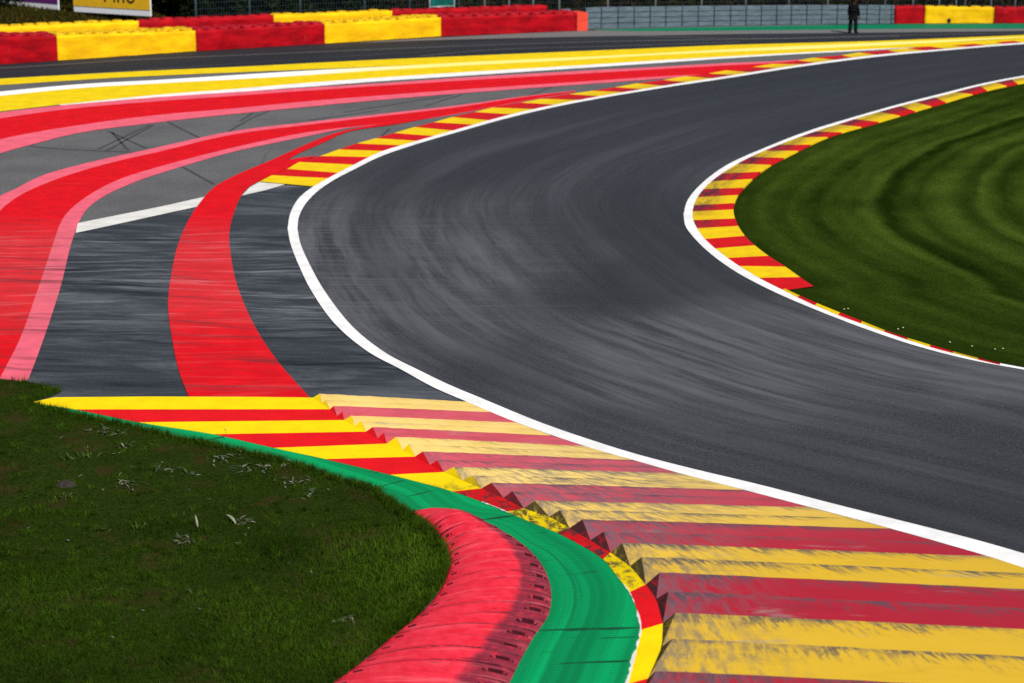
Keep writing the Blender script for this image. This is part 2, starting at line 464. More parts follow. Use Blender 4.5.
YEL, RED = (.86, .62, .004), (.72, .006, .010)
M = dict(
    runoff=mat_runoff(), dark=mat_dark_runoff(), track=mat_track(), service=mat_service(),
    yellow=mat_paint('yellow_paint', YEL, .5), red=mat_paint('red_paint', (.70, .004, .010), .4, streaks=True),
    pink=mat_paint('pink_paint', (.82, .13, .19), .5, streaks=True), white=mat_paint('white_paint', (.88, .88, .87), .12),
    cream=mat_paint('cream_paint', (.86, .78, .28), .3), fading=mat_fading(), worn_white=mat_paint('worn_white_paint', (.74, .72, .68), 1.0),
    k_yellow=mat_rubbered('kerb_yellow', (.84, .58, .004), 64.0, 88.0, .35), k_red=mat_rubbered('kerb_red', (.62, .006, .010), 64.0, 84.0, .6),
    r_yellow=mat_rubbered('rubbered_yellow', (.84, .56, .004), 51.5, 55.0, .62), r_red=mat_rubbered('rubbered_red', (.62, .006, .010), 50.0, 53.0, .95),
    t_yellow=mat_tooth('tooth_yellow', (.60, .37, .008), (.84, .60, .19)), t_red=mat_tooth('tooth_red', (.34, .006, .020), (.62, .095, .125)),
    a_yellow=mat_apron('apron_yellow', (.90, .66, .0)), a_red=mat_apron('apron_red', (.72, .006, .010)),
    e_yellow=mat_apron('end_yellow', (.84, .60, .0), True), e_red=mat_apron('end_red', (.66, .006, .010), True),
    green=mat_green(), hump=mat_hump(), soil=mat_turf_base(), lawn=mat_lawn(),
    concrete=mat_plain('pale_concrete', (.17, .165, .165), .8), skid=mat_plain('tyre_rubber', (.062, .062, .065), .7),
    belt_red=mat_belt('belt_red', (.44, .002, .008), (.22, .0, .004)), belt_yellow=mat_belt('belt_yellow', (.88, .54, .003), (.68, .36, .002)),
    belt_orange=mat_belt('belt_orange', (.80, .075, .04), (.6, .05, .03)),
    tyre_red=mat_plain('tyre_red', (.42, .006, .016), .6, .5), tyre_yellow=mat_plain('tyre_yellow', (.80, .48, .006), .6, .5),
    black=mat_plain('black_rubber', (.012, .012, .013), .7), wall=mat_wall(),
    steel=mat_plain('galvanised_steel', (.45, .48, .50), .45, .2, 4, .4), dull_steel=mat_plain('dull_post', (.07, .11, .13), .5),
    board_white=mat_plain('board_white', (.80, .81, .86), .5, .06), board_yellow=mat_plain('board_yellow', (.83, .48, .02), .5, .12, 3),
    board_purple=mat_plain('board_purple', (.13, .02, .17), .5, .1), ink=mat_plain('ink', (.05, .012, .01), .6),
    teal=mat_plain('teal_sheet', (.0, .115, .10), .6, .5, 3), bank=mat_turf_base(),
    cloth=mat_plain('dark_cloth', (.004, .004, .006), .9, .4), skin=mat_plain('skin', (.15, .062, .045), .6), hair=mat_plain('dark_hair', (.02, .012, .009), .6),
    trouser=mat_plain('dark_trousers', (.003, .0045, .007), .9, .4), shoe=mat_plain('dark_shoe', (.01, .01, .01), .5),
    blade=mat_leafy('grass_blade', (.007, .021, .001), (.078, .150, .008), .8, .3),
    lawn_blade=mat_leafy('lawn_blade', (.005, .015, .001), (.080, .125, .016), .8, .3),
    hedge=mat_leafy('hedge_leaf', (.004, .009, .003), (.030, .042, .012)),
    twig=mat_leafy('undergrowth_leaf', (.008, .006, .004), (.070, .040, .018)),
    weed=mat_leafy('weed_leaf', (.028, .046, .014), (.27, .27, .20), .5, .15), sprig=mat_leafy('sprig_leaf', (.05, .09, .015), (.13, .17, .04), .5, .3),
    far_green=mat_paint('weathered_green_paint', (.0, .19, .085), .5), slot=mat_plain('slot_shade', (.060, .005, .012), .9, .4, 20), bud=mat_plain('yellow_bud', (.75, .5, .05), .6), petal=mat_plain('pale_petal', (.6, .58, .35), .6),  # slot: dark red on the hump pockets, their shade put into the colour
)

# ------------------------------------------------------------------ ground
def big_sheet(name, x0, y0, x1, y1, z, mat, n=2):
    v = [(x0 + (x1-x0)*i/n, y0 + (y1-y0)*j/n, z) for j in range(n+1) for i in range(n+1)]
    f = [(j*(n+1)+i, j*(n+1)+i+1, (j+1)*(n+1)+i+1, (j+1)*(n+1)+i) for j in range(n) for i in range(n)]
    return tag(mesh_obj(name, v, f, mat), kind='structure')

big_sheet('ground', -900, -300, 900, 1500, -.06, M['soil'])
big_sheet('run_off_asphalt', -60, 8, 75, 108.5, 0.0, M['runoff'])

# key curves in the photograph (pixels)
BARRIER = [(-120, 72.5), (0, 65.6), (58, 61), (120, 57.4), (196, 51.6), (248, 49), (325, 44), (368, 41.5), (441, 36.7), (500, 34), (577, 31), (590, 30.7)]
YTOP = [(-120, 86), (0, 78.7), (128, 71.8), (248, 66.3), (368, 60.2), (488, 55), (608, 50), (728, 45), (800, 43), (880, 40.8), (1024, 35), (1090, 32.5)]
YTOP_LOW = [(-120, 93), (0, 85), (128, 77), (248, 71.8), (368, 67), (420, 64.8)]
MID_TOP = [(-120, 104), (0, 91.6), (80, 84.2), (160, 79.8), (248, 74.2), (300, 71), (368, 67.4), (420, 64.8), (470, 62), (560, 58), (660, 53)]
MID_LOW = [(-120, 109), (0, 95.8), (80, 88), (160, 83.2), (248, 78.6), (300, 75.6), (368, 71), (420, 68), (470, 65.2), (560, 60.6), (660, 54.9), (728, 51.6), (800, 48.6), (880, 45), (960, 41.5)]
YLOW = [(-120, 128), (0, 111.4), (80, 102.5), (160, 94.6), (230, 89.3), (310, 82.6), (380, 77.6), (460, 72.4), (560, 66.5), (660, 60.3), (728, 56.4), (800, 52.6), (880, 48.7), (950, 45.4), (1024, 41.5), (1090, 38.5)]
WLOW = [(60, 105.3), (160, 96.9), (230, 92.4), (310, 86.6), (380, 81.2), (460, 76), (560, 69.4), (660, 62.9), (728, 58.3), (800, 54), (880, 49.7), (930, 47)]
P1 = [(-120, 131), (0, 112.5), (80, 103.6), (150, 97.6), (230, 92.4), (310, 87.4), (380, 83.2), (460, 77.7), (560, 72), (660, 66.7), (728, 62.9), (780, 60.8), (830, 57.2)]
P2 = [(-120, 140), (0, 118.3), (80, 107.6), (160, 101), (230, 96), (310, 90.4), (380, 85.7), (460, 80.6), (560, 74.8), (660, 69), (728, 65.2), (780, 62.4), (830, 57.8)]
P3 = [(-120, 175), (0, 139.3), (80, 125), (160, 114.7), (230, 108.7), (310, 101), (380, 95.5), (460, 89.6), (560, 83), (660, 76.4), (728, 72.6), (780, 66.5), (830, 58.6)]
P4 = [(-120, 196), (0, 153.3), (40, 142.3), (80, 132.6), (160, 122), (230, 114.4), (310, 106.5), (380, 100), (460, 93.3), (560, 86), (660, 78.8), (728, 73.6), (780, 66.9), (830, 58.9)]

# service road between the barriers and the painted bands
RB = [(-120, 66), (0, 60), (196, 48), (441, 34.5), (600, 29.5), (728, 27), (880, 24.5), (1090, 23)]
loft('service_road', curve(RB, 100, .004), curve([(x, y + 1.2) for x, y in YTOP], 100, .004), M['service'], nu=3)
GT = [(596, 29.6), (650, 28.3), (720, 27), (800, 25.6), (894, 24.1), (1024, 23.5), (1095, 23.2)]
GB = [(596, 30.4), (650, 31), (720, 30.6), (800, 29.8), (900, 28.8), (1024, 28.5), (1095, 28.3)]
loft('green_verge_strip', curve(GT, 50, .014), curve(GB, 50, .014), M['far_green'])
CT = [(360, 42.2), (430, 38.2), (520, 33.5), (600, 30.5), (650, 30.9), (720, 30.5), (800, 29.7), (900, 28.7), (1024, 28.4), (1095, 28.2)]
CB = [(360, 42.6), (430, 40.2), (520, 38), (600, 36.2), (650, 35.5), (720, 34.2), (800, 33.3), (900, 32.3), (1024, 31), (1095, 30.6)]
loft('concrete_apron', curve(CT, 60, .010), curve(CB, 60, .010), M['concrete'])
for pts, w in (([(-100, 74), (60, 64.5), (130, 60), (240, 55), (368, 49.8), (488, 44.8), (608, 41.4), (760, 39), (900, 36)], .16),
               ([(420, 56), (488, 50), (608, 46.2), (740, 41.8)], .12), ([(640, 36.5), (760, 38.4), (880, 35.6), (1060, 32.5)], .12)):
    line_strip('pale_seam', pts, w, M['concrete'], .012).name = 'pale_seam'

def band(name, up, lo, mat, z, n=90):
    return loft(name, curve(up, n, z), curve(lo, n, z), mat)
band('yellow_edge_band', YTOP, [(x, y) for x, y in YTOP_LOW] + [(560, 58.6), (660, 53.4), (728, 50), (800, 47.2), (880, 44), (960, 41), (1024, 38.6), (1090, 36)], M['yellow'], .012)
MT2 = [(470, 62), (560, 58), (660, 53), (728, 49.3), (800, 46), (880, 42.6), (960, 39.4), (1024, 36.8), (1090, 34)]
ML2 = [(470, 65.2), (560, 60.6), (660, 54.9), (728, 51.8), (800, 49.2), (880, 45.4), (960, 41.3), (1024, 37.6), (1090, 34.2)]
band('pale_line', MID_TOP[:8] + MT2, MID_LOW[:8] + ML2, M['fading'], .020, 140)
band('yellow_band', MID_LOW + [(1024, 38.7), (1090, 36)], YLOW, M['yellow'], .016)
band('white_line', [(x, y) for x, y in YLOW if x >= 80] and [(60, 104.6)] + [(x, y) for x, y in YLOW if 80 < x < 940], WLOW, M['white'], .020)
band('pink_edge_line', P1, P2, M['pink'], .016)
band('red_band', P2, P3, M['red'], .016)
band('pink_edge_line', P3, P4, M['pink'], .016)

# middle red band with pink edges
B1 = [(-75, 420), (-72, 340), (-60, 285), (-38, 235), (0, 196), (13, 190), (40, 176.4), (80, 164.6), (150, 149), (230, 131.6), (310, 121.8), (380, 114), (460, 105), (521, 96.6), (575, 90.6)]
B2 = [(-58, 420), (-54, 340), (-42, 288), (-22, 242), (0, 210.6), (16, 197.7), (31, 189.5), (64, 176.4), (113, 162), (160, 151.4), (230, 134.9), (310, 124.4), (380, 116.2), (460, 106.8), (521, 97.4), (575, 90.9)]
B3 = [(-14, 408), (0, 378), (19.5, 339.7), (40, 283), (53, 244), (61, 222), (69.3, 210.5), (90, 194.4), (117.6, 180), (150, 169.3), (230, 148.3), (310, 131.8), (380, 124), (420, 119.5), (460, 113), (521, 101.5), (575, 92)]
B4 = [(14, 412), (27.2, 382), (45.7, 332.7), (61, 285), (71, 244.4), (79, 222), (87, 209), (105, 195.6), (140, 180), (160, 173.3), (230, 152.6), (310, 135.6), (348, 128), (380, 124.6), (420, 119.9), (460, 113.4), (521, 101.9), (575, 92.3)]
band('pink_edge_line', B1, B2, M['pink'], .012, 120)
band('red_band', B2, B3, M['red'], .012, 120)
band('pink_edge_line', B3, B4, M['pink'], .012, 120)

# dark rubbered run-off below the white diagonal line
polygon('rubbered_run_off', [(-300, 330), (-120, 262), (60, 236), (76, 231), (160, 212), (200, 204), (243, 195), (265, 189), (313, 185.7), (322, 182), (300, 200), (291, 222), (294, 240), (305, 273), (330, 312), (366, 346), (418, 378), (480, 404), (560, 436), (560, 470), (300, 425), (60, 408), (20, 440), (-300, 470)], M['dark'], .004)

# near red band
C1 = [(200, 420), (189, 397), (178.5, 369.4), (171.5, 335), (168, 305), (170, 282), (177.5, 246), (185.2, 226.6), (197.5, 205.7), (212.4, 188.6), (230, 177.8), (271.8, 159.8), (300, 147), (332, 134), (364, 126.6), (396.6, 121.8), (440, 115.3)]
C2 = [(328, 420), (309, 396.6), (281.3, 365.6), (262.3, 339), (247, 310.4), (235.8, 280.5), (230.8, 255), (229.2, 234), (233.7, 213.3), (241.3, 195.5), (249, 186.8), (260.5, 180.2), (272, 173), (291.7, 157.3), (324, 142.2), (348, 131.8), (396, 124.2), (440, 116)]
band('red_curve_band', C1, C2, M['red'], .020, 120)
polygon('red_curve_band', [(262, 180), (270, 175.6), (286, 169), (299, 162), (318, 155.5), (300, 157.6), (284, 160.5), (262, 170), (252, 180)], M['red'], .022)
band('white_diagonal_line', [(78, 223), (112.7, 216), (160, 206.6), (203.3, 197), (222, 193)], [(75.5, 232.8), (112.7, 225), (160, 214.6), (197, 206.6), (214, 203)], M['worn_white'], .018, 30)
polygon('white_diagonal_line', [(242, 195.4), (250, 187), (260.5, 181.2), (286, 184), (266, 190)], M['worn_white'], .018)

# ------------------------------------------------------------------ race track
WO = [(1140, 36.8), (1024, 42.4), (947, 48.7), (880, 54.4), (798, 65), (728, 75.9), (660, 86.2), (573, 101), (511.5, 114.2), (450, 131.3), (412.7, 142), (380.5, 151.8), (343.5, 170), (330, 177), (311.7, 187.4), (298.4, 198.6), (290.3, 213.3), (287.6, 228.5), (290.8, 244.5), (300.3, 268.5), (311, 290), (333.8, 322.5), (366.6, 350.6), (402.3, 370), (433, 387), (466.8, 401.6), (517, 422.5), (585, 446), (634.4, 460.2), (680, 473.2), (745, 490), (811, 507.3), (892, 528.8), (990, 556.7), (1024, 567.7), (1104, 593), (1244, 640), (1442, 710)]
WI = [(1140, 38.6), (1024, 44), (947, 50.2), (880, 56.4), (798, 67), (728, 78), (660, 88.2), (573, 103.2), (511.5, 117), (450, 134.2), (412.7, 145.2), (380.5, 156.4), (354.7, 169), (332, 181), (315.6, 192.8), (305, 204.5), (298.8, 217), (297.4, 228.5), (300.5, 243.7), (310, 265), (324, 290), (352.5, 326.5), (385.3, 352.6), (418.8, 370), (450, 385), (479.7, 397.4), (540.6, 422.4), (600, 442.8), (640, 455), (693.8, 468.9), (755, 483.4), (840, 505.3), (887.5, 517.2), (975, 539.4), (1024, 553.4), (1120, 582), (1262, 628), (1470, 700)]
RO = [(1140, 59.5), (1024, 75.6), (980, 84), (940, 94), (900, 104), (860, 115.2), (845, 119.6), (811, 130), (768, 146.4), (724, 166.6), (697.6, 187.4), (687, 201.5), (683.6, 214), (685.2, 225), (690.6, 233.5), (706.4, 250), (732.7, 269.6), (768, 288.8), (820.6, 311.6), (885, 335.7), (929.8, 349.7), (976.6, 361), (1024, 369.6), (1180, 398), (1500, 450)]
RI = [(1140, 61), (1024, 77.2), (980, 85.8), (940, 96.1), (900, 106), (860, 117.4), (845, 122), (811, 132.8), (778.5, 144.9), (741.5, 161.4), (711.6, 181.2), (697.6, 197), (692.8, 210), (693.4, 220.2), (702.9, 236.5), (724, 255.2), (755.6, 275.8), (783.7, 290.4), (820.6, 307.9), (885, 332), (929.8, 346.8), (976.6, 358.6), (1024, 367.6), (1180, 396), (1500, 447)]
iw, ir = 19, 8          # apex index on each side
def joined(a, k, n1, n2, z):
    A = curve(a[:k+1], n1, z); B = curve(a[k:], n2, z)
    return A + B[1:]
TRK_L = joined(WI, 17, 90, 90, .006); TRK_R = joined(RO, 12, 90, 90, .006)
loft('race_track', TRK_L, TRK_R, M['track'], nu=10)
loft('white_edge_line', joined(WO, 17, 110, 130, .024), joined(WI, 17, 110, 130, .024), M['white'])
loft('white_edge_line', joined(RO, 12, 110, 110, .014), joined(RI, 12, 110, 110, .014), M['white'])

# skid marks on the old asphalt
for pts in ([(98, 149), (150, 124.5)], [(106, 151), (153, 125)], [(108, 131), (146, 148)], [(112, 132), (128, 150)], [(30, 146), (62, 149), (132, 152)],
            [(168, 122), (199, 137.5)], [(226, 133), (252, 118), (270, 110.6)], [(240, 121), (253, 113)], [(183, 167), (214, 184)],
            [(382, 135.5), (390, 128.5)], [(344, 112), (395, 104), (452, 95)], [(425, 106), (462, 94.5)], [(528, 95.5), (552, 87)], [(310, 120), (380, 110)]):
    line_strip('skid_mark', pts, .085, M['skid'], .009, 12)
for pts in ([(232, 125), (246, 123.6)], [(256, 119), (276, 118.6)]):
    line_strip('scrape_mark', pts, .06, M['concrete'], .026, 10)

# ------------------------------------------------------------------ outer flat kerb
U = [(258, 182.5), (271.8, 175.2), (287, 168.8), (299.4, 162), (320, 156), (338.6, 149.4), (357, 143.4), (375.7, 138.2), (394, 133), (414.3, 127), (433.6, 122.2), (452, 117), (474.6, 112), (492, 107.6), (520.8, 102.6), (541.3, 98.8), (569, 94.1), (591.5, 90.8), (615, 87.2), (636.6, 83.4), (663, 79.8), (686, 76.2), (708.7, 73.4), (726, 70.4), (752.8, 66.8), (773, 63.8), (798, 60.3), (813.8, 57.7), (842, 55.2), (859, 52.6), (880, 50.8), (922, 47), (974, 43.8), (1014, 40.7), (1060, 37.9), (1120, 34.8)]
Wk = sorted([(x, y) for x, y in WO[:15]])
UW = [(260, 313.6), (271.8, 328), (287, 338), (299.4, 354), (320, 369), (338.6, 383), (357, 401), (375.7, 417), (394, 433.6), (414.3, 453), (433.6, 473.6), (452, 489), (474.6, 511.5), (492, 534), (521, 554.6), (541.3, 579), (569, 599.7), (591.5, 624), (615, 642.8), (636.6, 663), (663, 686), (686, 712.5), (708.7, 734), (726, 751), (752.8, 777.8), (773, 803), (798, 815.5), (813.8, 835.6), (842, 853), (859, 877), (888, 899), (906, 925), (930, 946), (950, 968), (975, 986), (995, 1004), (1014, 1022), (1034, 1044), (1056, 1066), (1080, 1092), (1105, 1118)]
Us, Ws = sorted(smooth(U, 6)), sorted(smooth(Wk, 6))

def striped(name, pairs, cols, mats):
    """Kerb slab: pairs = list of (list of outer points, list of inner points) per stripe boundary, world space."""
    v, f, mi, uvs = [], [], [], []
    for k in range(len(pairs) - 1):
        (a0, b0), (a1, b1) = pairs[k], pairs[k+1]
        nb = 6; base = len(v)
        for i in range(nb + 1):
            t = i / nb
            p, q = a0(t), b0(t)
            for w, ac in ((Vector((p.x, p.y, -.04)), 0), (p, 0), (q, 1)): v.append(w); uvs.append((ac, k + t))
        for i in range(nb):
            o = base + 3 * i
            f += [(o, o+3, o+4, o+1), (o+1, o+4, o+5, o+2)]; mi += [cols[k]] * 2
    o = mesh_obj(name, v, f, mats, midx=mi, uvs=uvs)
    return o

def edge_fn(poly, x0, x1, z):
    return lambda t: ground(x0 + (x1 - x0) * t, yat(poly, x0 + (x1 - x0) * t), z)
pairs = []
for k in range(len(UW)):
    if k + 1 < len(UW):
        pairs.append((edge_fn(Us, UW[k][0], UW[k+1][0], .045), edge_fn(Ws, UW[k][1], UW[k+1][1], .026)))
pairs.append(pairs[-1])
ok = striped('painted_kerb', pairs, [k % 2 for k in range(len(pairs))], [M['k_yellow'], M['k_red']])
tag(ok, 'long flat red and yellow striped kerb along the outer edge of the bend, beside the red bands', 'kerb')

# ------------------------------------------------------------------ inner (apex) kerb on the right
KI = [(1140, 66.5), (1024, 82.6), (982, 91.6), (946, 102.2), (929, 107), (900, 115.6), (866, 125.6), (827.7, 137), (794.3, 152.7), (768, 166.6), (750.3, 180.7), (738, 194.9), (733.6, 207.9), (735.6, 220), (745, 235.8), (766, 254), (785.5, 266.6), (800, 277), (813.6, 286.2)]
def c6(a): return (680 + .1758 * a[0], 120 + .1758 * a[1])
def c7(a): return (680 + .1758 * a[0], 220 + .1758 * a[1])
bnds = [(c7((590, 405)), (813.6, 286.2)), (c7((445, 338)), c7((680, 322))), (c7((345, 268)), c7((600, 262))), (c7((265, 215)), c7((495, 205))), (c7((200, 153)), c7((430, 148))),
        (c7((140, 103)), c7((370, 95))), (c7((105, 48)), c7((335, 38))), (c6((75, 572)), c6((315, 563))), (c6((75, 522)), c6((303, 512))), (c6((80, 480)), c6((305, 472))),
        (c6((118, 435)), c6((330, 425))), (c6((150, 395)), c6((370, 385))), (c6((205, 347)), c6((410, 338))), (c6((250, 303)), c6((450, 297))), (c6((330, 258)), c6((520, 248))),
        (c6((400, 218)), c6((590, 210))), (c6((500, 178)), c6((665, 168))), (c6((560, 143)), c6((740, 135))), (c6((690, 100)), c6((840, 95))), (c6((790, 68)), c6((920, 65))),
        ((838, 124), (860, 127.3)), ((855, 119), (878, 121.9)), ((877.6, 112.3), (900, 115.6)), ((898.4, 106.4), (914, 111.4)), ((916, 102), (932, 106)), ((937, 97), (946.5, 102.1)), ((954.5, 92.4), (970.5, 94.9)), ((978.5, 86.2), (985, 90.8)), ((994.5, 82.8), (1009, 85.6)), ((1013.8, 79.2), (1017, 84)), ((1036, 75.3), (1045, 79.6)), ((1060, 72), (1072, 75.8)), ((1090, 67.8), (1105, 71.3)), ((1115, 64.4), (1130, 67.9))]
RIs = smooth(RI[:18], 8); KIs = smooth(KI, 8)
def arc_at(poly, pt):
    P = np.array(poly); return int(np.argmin(((P - np.array(pt)) ** 2 * np.array([1, 4])).sum(1)))
def sub(poly, p0, p1, z):
    i, j = arc_at(poly, p0), arc_at(poly, p1)
    seg = [poly[k] for k in (range(i, j + 1) if i <= j else range(i, j - 1, -1))]
    if len(seg) < 2: seg = [poly[i], poly[max(0, i-1)]]
    W = resample([ground(x, y, z) for x, y in seg], 6)[0]
    return lambda t: W[int(round(t * 6))]
pairs = [(sub(KIs, bnds[k][1], bnds[k+1][1], .07), sub(RIs, bnds[k][0], bnds[k+1][0], .016)) for k in range(len(bnds) - 1)]
pairs.append(pairs[-1])
ak = striped('apex_kerb', pairs, [(k + 1) % 2 for k in range(len(pairs))], [M['r_yellow'], M['r_red']])
tag(ak, 'curved red and yellow kerb around the tip of the mown grass infield', 'kerb')
NT = [(785, 288.6), (800, 295.6), (817, 303), (840, 312.4), (862, 321), (885, 330), (908, 337.8), (930, 344.6), (953, 351.2), (978, 357.8), (1000, 363)]
NB = [(782, 289.5), (797, 297), (815, 305.2), (838, 315), (861, 323.4), (884, 331.6), (907, 339.4), (930, 346.9), (953, 353), (978, 359), (1000, 363.4)]
A_, B_ = [smooth(NT, 6), smooth(NB, 6)]
pr = []
for k in range(len(NT) - 1):
    pr.append((sub(A_, NT[k], NT[k+1], .05), sub(B_, NB[k], NB[k+1], .016)))
pr.append(pr[-1])
nk = striped('exit_kerb', pr, [k % 2 for k in range(len(pr))], [M['k_yellow'], M['k_red']])
tag(nk, 'narrow red and yellow kerb strip below the infield grass, thinning out to the lower right', 'kerb')

# ------------------------------------------------------------------ sawtooth kerb (front)
APX = [(319.6, 393.7), (325, 399.7), (333.6, 405.8), (342.4, 411.6), (351.2, 415.5), (361, 421.3), (372.6, 427), (384, 432.4), (396, 436.8), (409, 444), (422.5, 451.3), (437.2, 460), (454.2, 466.8), (472.7, 475.4), (491.2, 482.7), (512.3, 491), (534.2, 500.6), (560, 509.9), (582.2, 519.4), (603.5, 531.7), (622.3, 543), (641.6, 557), (659.4, 572.6), (668.3, 591.7), (675.4, 612.7), (672.7, 638.7), (655.6, 670.7), (637, 706), (605, 752), (560, 800)]
VAL = [(313, 397.5), (322, 403.5), (330, 409.2), (337, 416), (344, 420), (354.7, 426), (366, 431.6), (377.6, 438.2), (386.7, 443.6), (402.5, 450), (415, 456.6), (430, 465), (443.6, 472), (462, 480), (481.5, 488.4), (503.5, 497.8), (523.8, 508.4), (549.2, 516.6), (569.7, 528), (590.3, 540.2), (610.5, 552.5), (630, 566), (645.7, 584.4), (656.4, 598.8), (662.8, 623.3), (662, 646.4), (648, 678.4), (632, 715), (603, 765), (575, 806), (530, 860)]
RT_ = [(466.8, 401.6), (491.4, 412.2), (517.2, 422.7), (552.4, 435.7), (585, 446.2), (634.2, 460.2), (680, 473.4), (745.3, 490.2), (810, 507.3), (892, 528.9), (990.2, 556.7), (1104, 593), (1244, 640), (1442, 710), (1700, 800), (2100, 930)]
ZB = .022
root = empty('sawtooth_kerb', ground(560, 520), 'wide red and yellow sawtooth kerb with worn ramp teeth, running out of the lower right corner', 'kerb')
NU = 26
tv, tf, tm, tuv = [], [], [], []
ends = ([], [], [])
nA = len(APX)
for i in range(nA):
    h = .055 + .085 * min(1, max(0, (i - 2) / 18))
    L = ground(*APX[i], ZB + h)
    R = ground(*RT_[i // 2], .028) if i % 2 == 0 else (ground(*RT_[i // 2], .028) + ground(*RT_[i // 2 + 1], .028)) / 2
    V = ground(*VAL[i + 1], ZB); Vp = ground(*VAL[i], ZB)
    Rn = (ground(*RT_[i // 2], .028) + ground(*RT_[i // 2 + 1], .028)) / 2 if i % 2 == 0 else ground(*RT_[i // 2 + 1], .028)
    Rn = R.lerp(Rn, .94); 
    base = len(tv); ln = (R - L).length
    hn = .055 + .085 * min(1, max(0, (i - 1) / 18))
    Ln = ground(*APX[i + 1], ZB + hn) if i + 1 < nA else None
    Rnn = Rn.lerp(R, -.06 / .94)
    for k in range(NU + 1):
        t = k / NU
        crest = L.lerp(R, t)
        floor_ = V.lerp(Rn, t)
        # crest keeps its height for a while, then runs out to the track
        crest.z = .028 + (ZB + h - .028) * (1 - t ** 1.15)
        floor_.z = .026 + (ZB - .026) * (1 - t) + .35 * (h) * (1 - t) * t * 2
        chip = .008 * mnoise.noise(Vector((crest.x * 6, crest.y * 6, i)))
        crest.z += chip * (1 - t); crest.y += chip * 1.5
        tv += [crest, crest.lerp(floor_, .5) + Vector((0, 0, .006 * (1 - t))), floor_]
        tuv += [(t * ln, 0), (t * ln, .5), (t * ln, 1)]
        # steep riser of the next tooth
        if Ln is not None:
            nc = Ln.lerp(Rnn, t); nc.z = .028 + (ZB + hn - .028) * (1 - t ** 1.15)
            chip = .008 * mnoise.noise(Vector((nc.x * 6, nc.y * 6, i + 1)))
            nc.z += chip * (1 - t); nc.y += chip * 1.5
            tv += [nc]; 
        else: tv += [floor_.copy()]
        tuv += [(t * ln, 1)]
    c = (i // 2) % 2; cn = ((i + 1) // 2) % 2
    for k in range(NU):
        a = base + 4 * k
        tf += [(a, a+1, a+5, a+4), (a+1, a+2, a+6, a+5)]; tm += [c, c]
        tf += [(a+2, a+3, a+7, a+6)]; tm += [cn]
    # slanted end face
    e = len(tv); tv += [Vp, L.copy(), V]; tuv += [(0, 1), (0, 0), (0, 1)]
    tf += [(e, e+2, e+1)]; tm += [c + 2]
ramp = mesh_obj('ramp_teeth', tv, tf, [M['t_yellow'], M['t_red'], M['e_yellow'], M['e_red']], midx=tm, uvs=tuv)
under(ramp, root)
# back wall of the first tooth
# painted flat apron left of the teeth
GE = [(30, 402.4), (76.3, 409.4), (139.5, 422.2), (214.5, 434.2), (260, 444.4), (280, 449), (326, 459), (390.7, 474.6), (453, 491.4), (490, 504.6), (507, 511.6), (525.5, 519.8), (557, 532.6), (583.5, 546.6), (603, 559), (617.8, 577), (629.6, 592), (637, 610), (641, 628), (638.5, 642), (634, 657), (627, 684), (601, 738), (560, 800), (530, 845)]
GEs = smooth(GE, 8)
LP = [(30, 402.4), (76.3, 409.4), (139.5, 422.2), (214.5, 434.2), (275, 448), (326, 459), (390.7, 474.6), (453, 491.4), (507, 511.6), (558, 533), (603, 559), (629.6, 592), (641, 630), (627, 684), (580, 770), (530, 845)]
av, af, am = [], [], []
for k in range(14):
    Lf = sub(GEs, LP[k], LP[k+1], ZB)
    vv = [VAL[2*k], VAL[2*k+1], VAL[2*k+2]]
    Rw = resample([ground(x, y, ZB - .0015) for x, y in vv], 6)[0]
    b = len(av)
    for i in range(7):
        l = Lf(i / 6)
        av += [Vector((l.x, l.y, .0)), l, Rw[i]]
    for i in range(6):
        o = b + 3 * i
        af += [(o, o+1, o+4, o+3), (o+1, o+2, o+5, o+4)]; am += [k % 2] * 2
# pointed far tip of the first yellow stripe
b = len(av)
tip = [(30, 402.4), (55, 397.2), (150, 396.4), (260, 396.8), (313, 397.5)]
av += [ground(x, y, ZB) for x, y in tip]; af += [(b, b+1, b+2, b+3, b+4)]; am += [0]
b = len(av)
av += [ground(x, y, ZB) for x, y in tip] + [ground(x, y, 0.0) for x, y in tip]
af += [(b+i, b+i+1, b+6+i, b+5+i) for i in range(4)]; am += [0] * 4
apron = mesh_obj('flat_apron', av, af, [M['a_yellow'], M['a_red']], midx=am)
fix_up(apron); under(apron, root)
# chipped white edging between apron and green strip
for seg in (GEs[arc_at(GEs, (480, 501)):arc_at(GEs, (512, 514))], GEs[arc_at(GEs, (618, 577)):arc_at(GEs, (560, 800))]):
    C = resample([ground(x, y, ZB + .004) for x, y in seg], 60)[0]
    A, B = [], []
    for i, p in enumerate(C):
        d = C[min(60, i+1)] - C[max(0, i-1)]; d.normalize(); sd = Vector((-d.y, d.x, 0))
        w = max(0.0, .012 + .035 * mnoise.noise(p * 2.3) + .03 * mnoise.noise(p * 13))
        A.append(p + sd * w * .5); B.append(p - sd * w)
    under(loft('white_edging', A, B, M['worn_white'], kind=None), root)

# ------------------------------------------------------------------ green strip behind the kerb
GL = [(26, 403), (76.3, 418), (137, 433), (207, 449), (260, 461), (300, 475), (335, 486), (375, 500), (400, 518), (425, 524), (441, 522), (470, 528), (495, 545), (515, 556), (530, 573), (538, 590), (538, 606), (530, 626), (515, 650), (500, 680), (470, 730), (420, 800)]
gl = curve(GL, 120, .012)
gr = curve([(x + .5, y - .4) for x, y in GE[:-1]], 120, .016)
# match rows across the strip by nearest points
P = np.array([tuple(p) for p in gl])
gstrip = loft('green_strip', gl, gr, M['green'], nu=8)

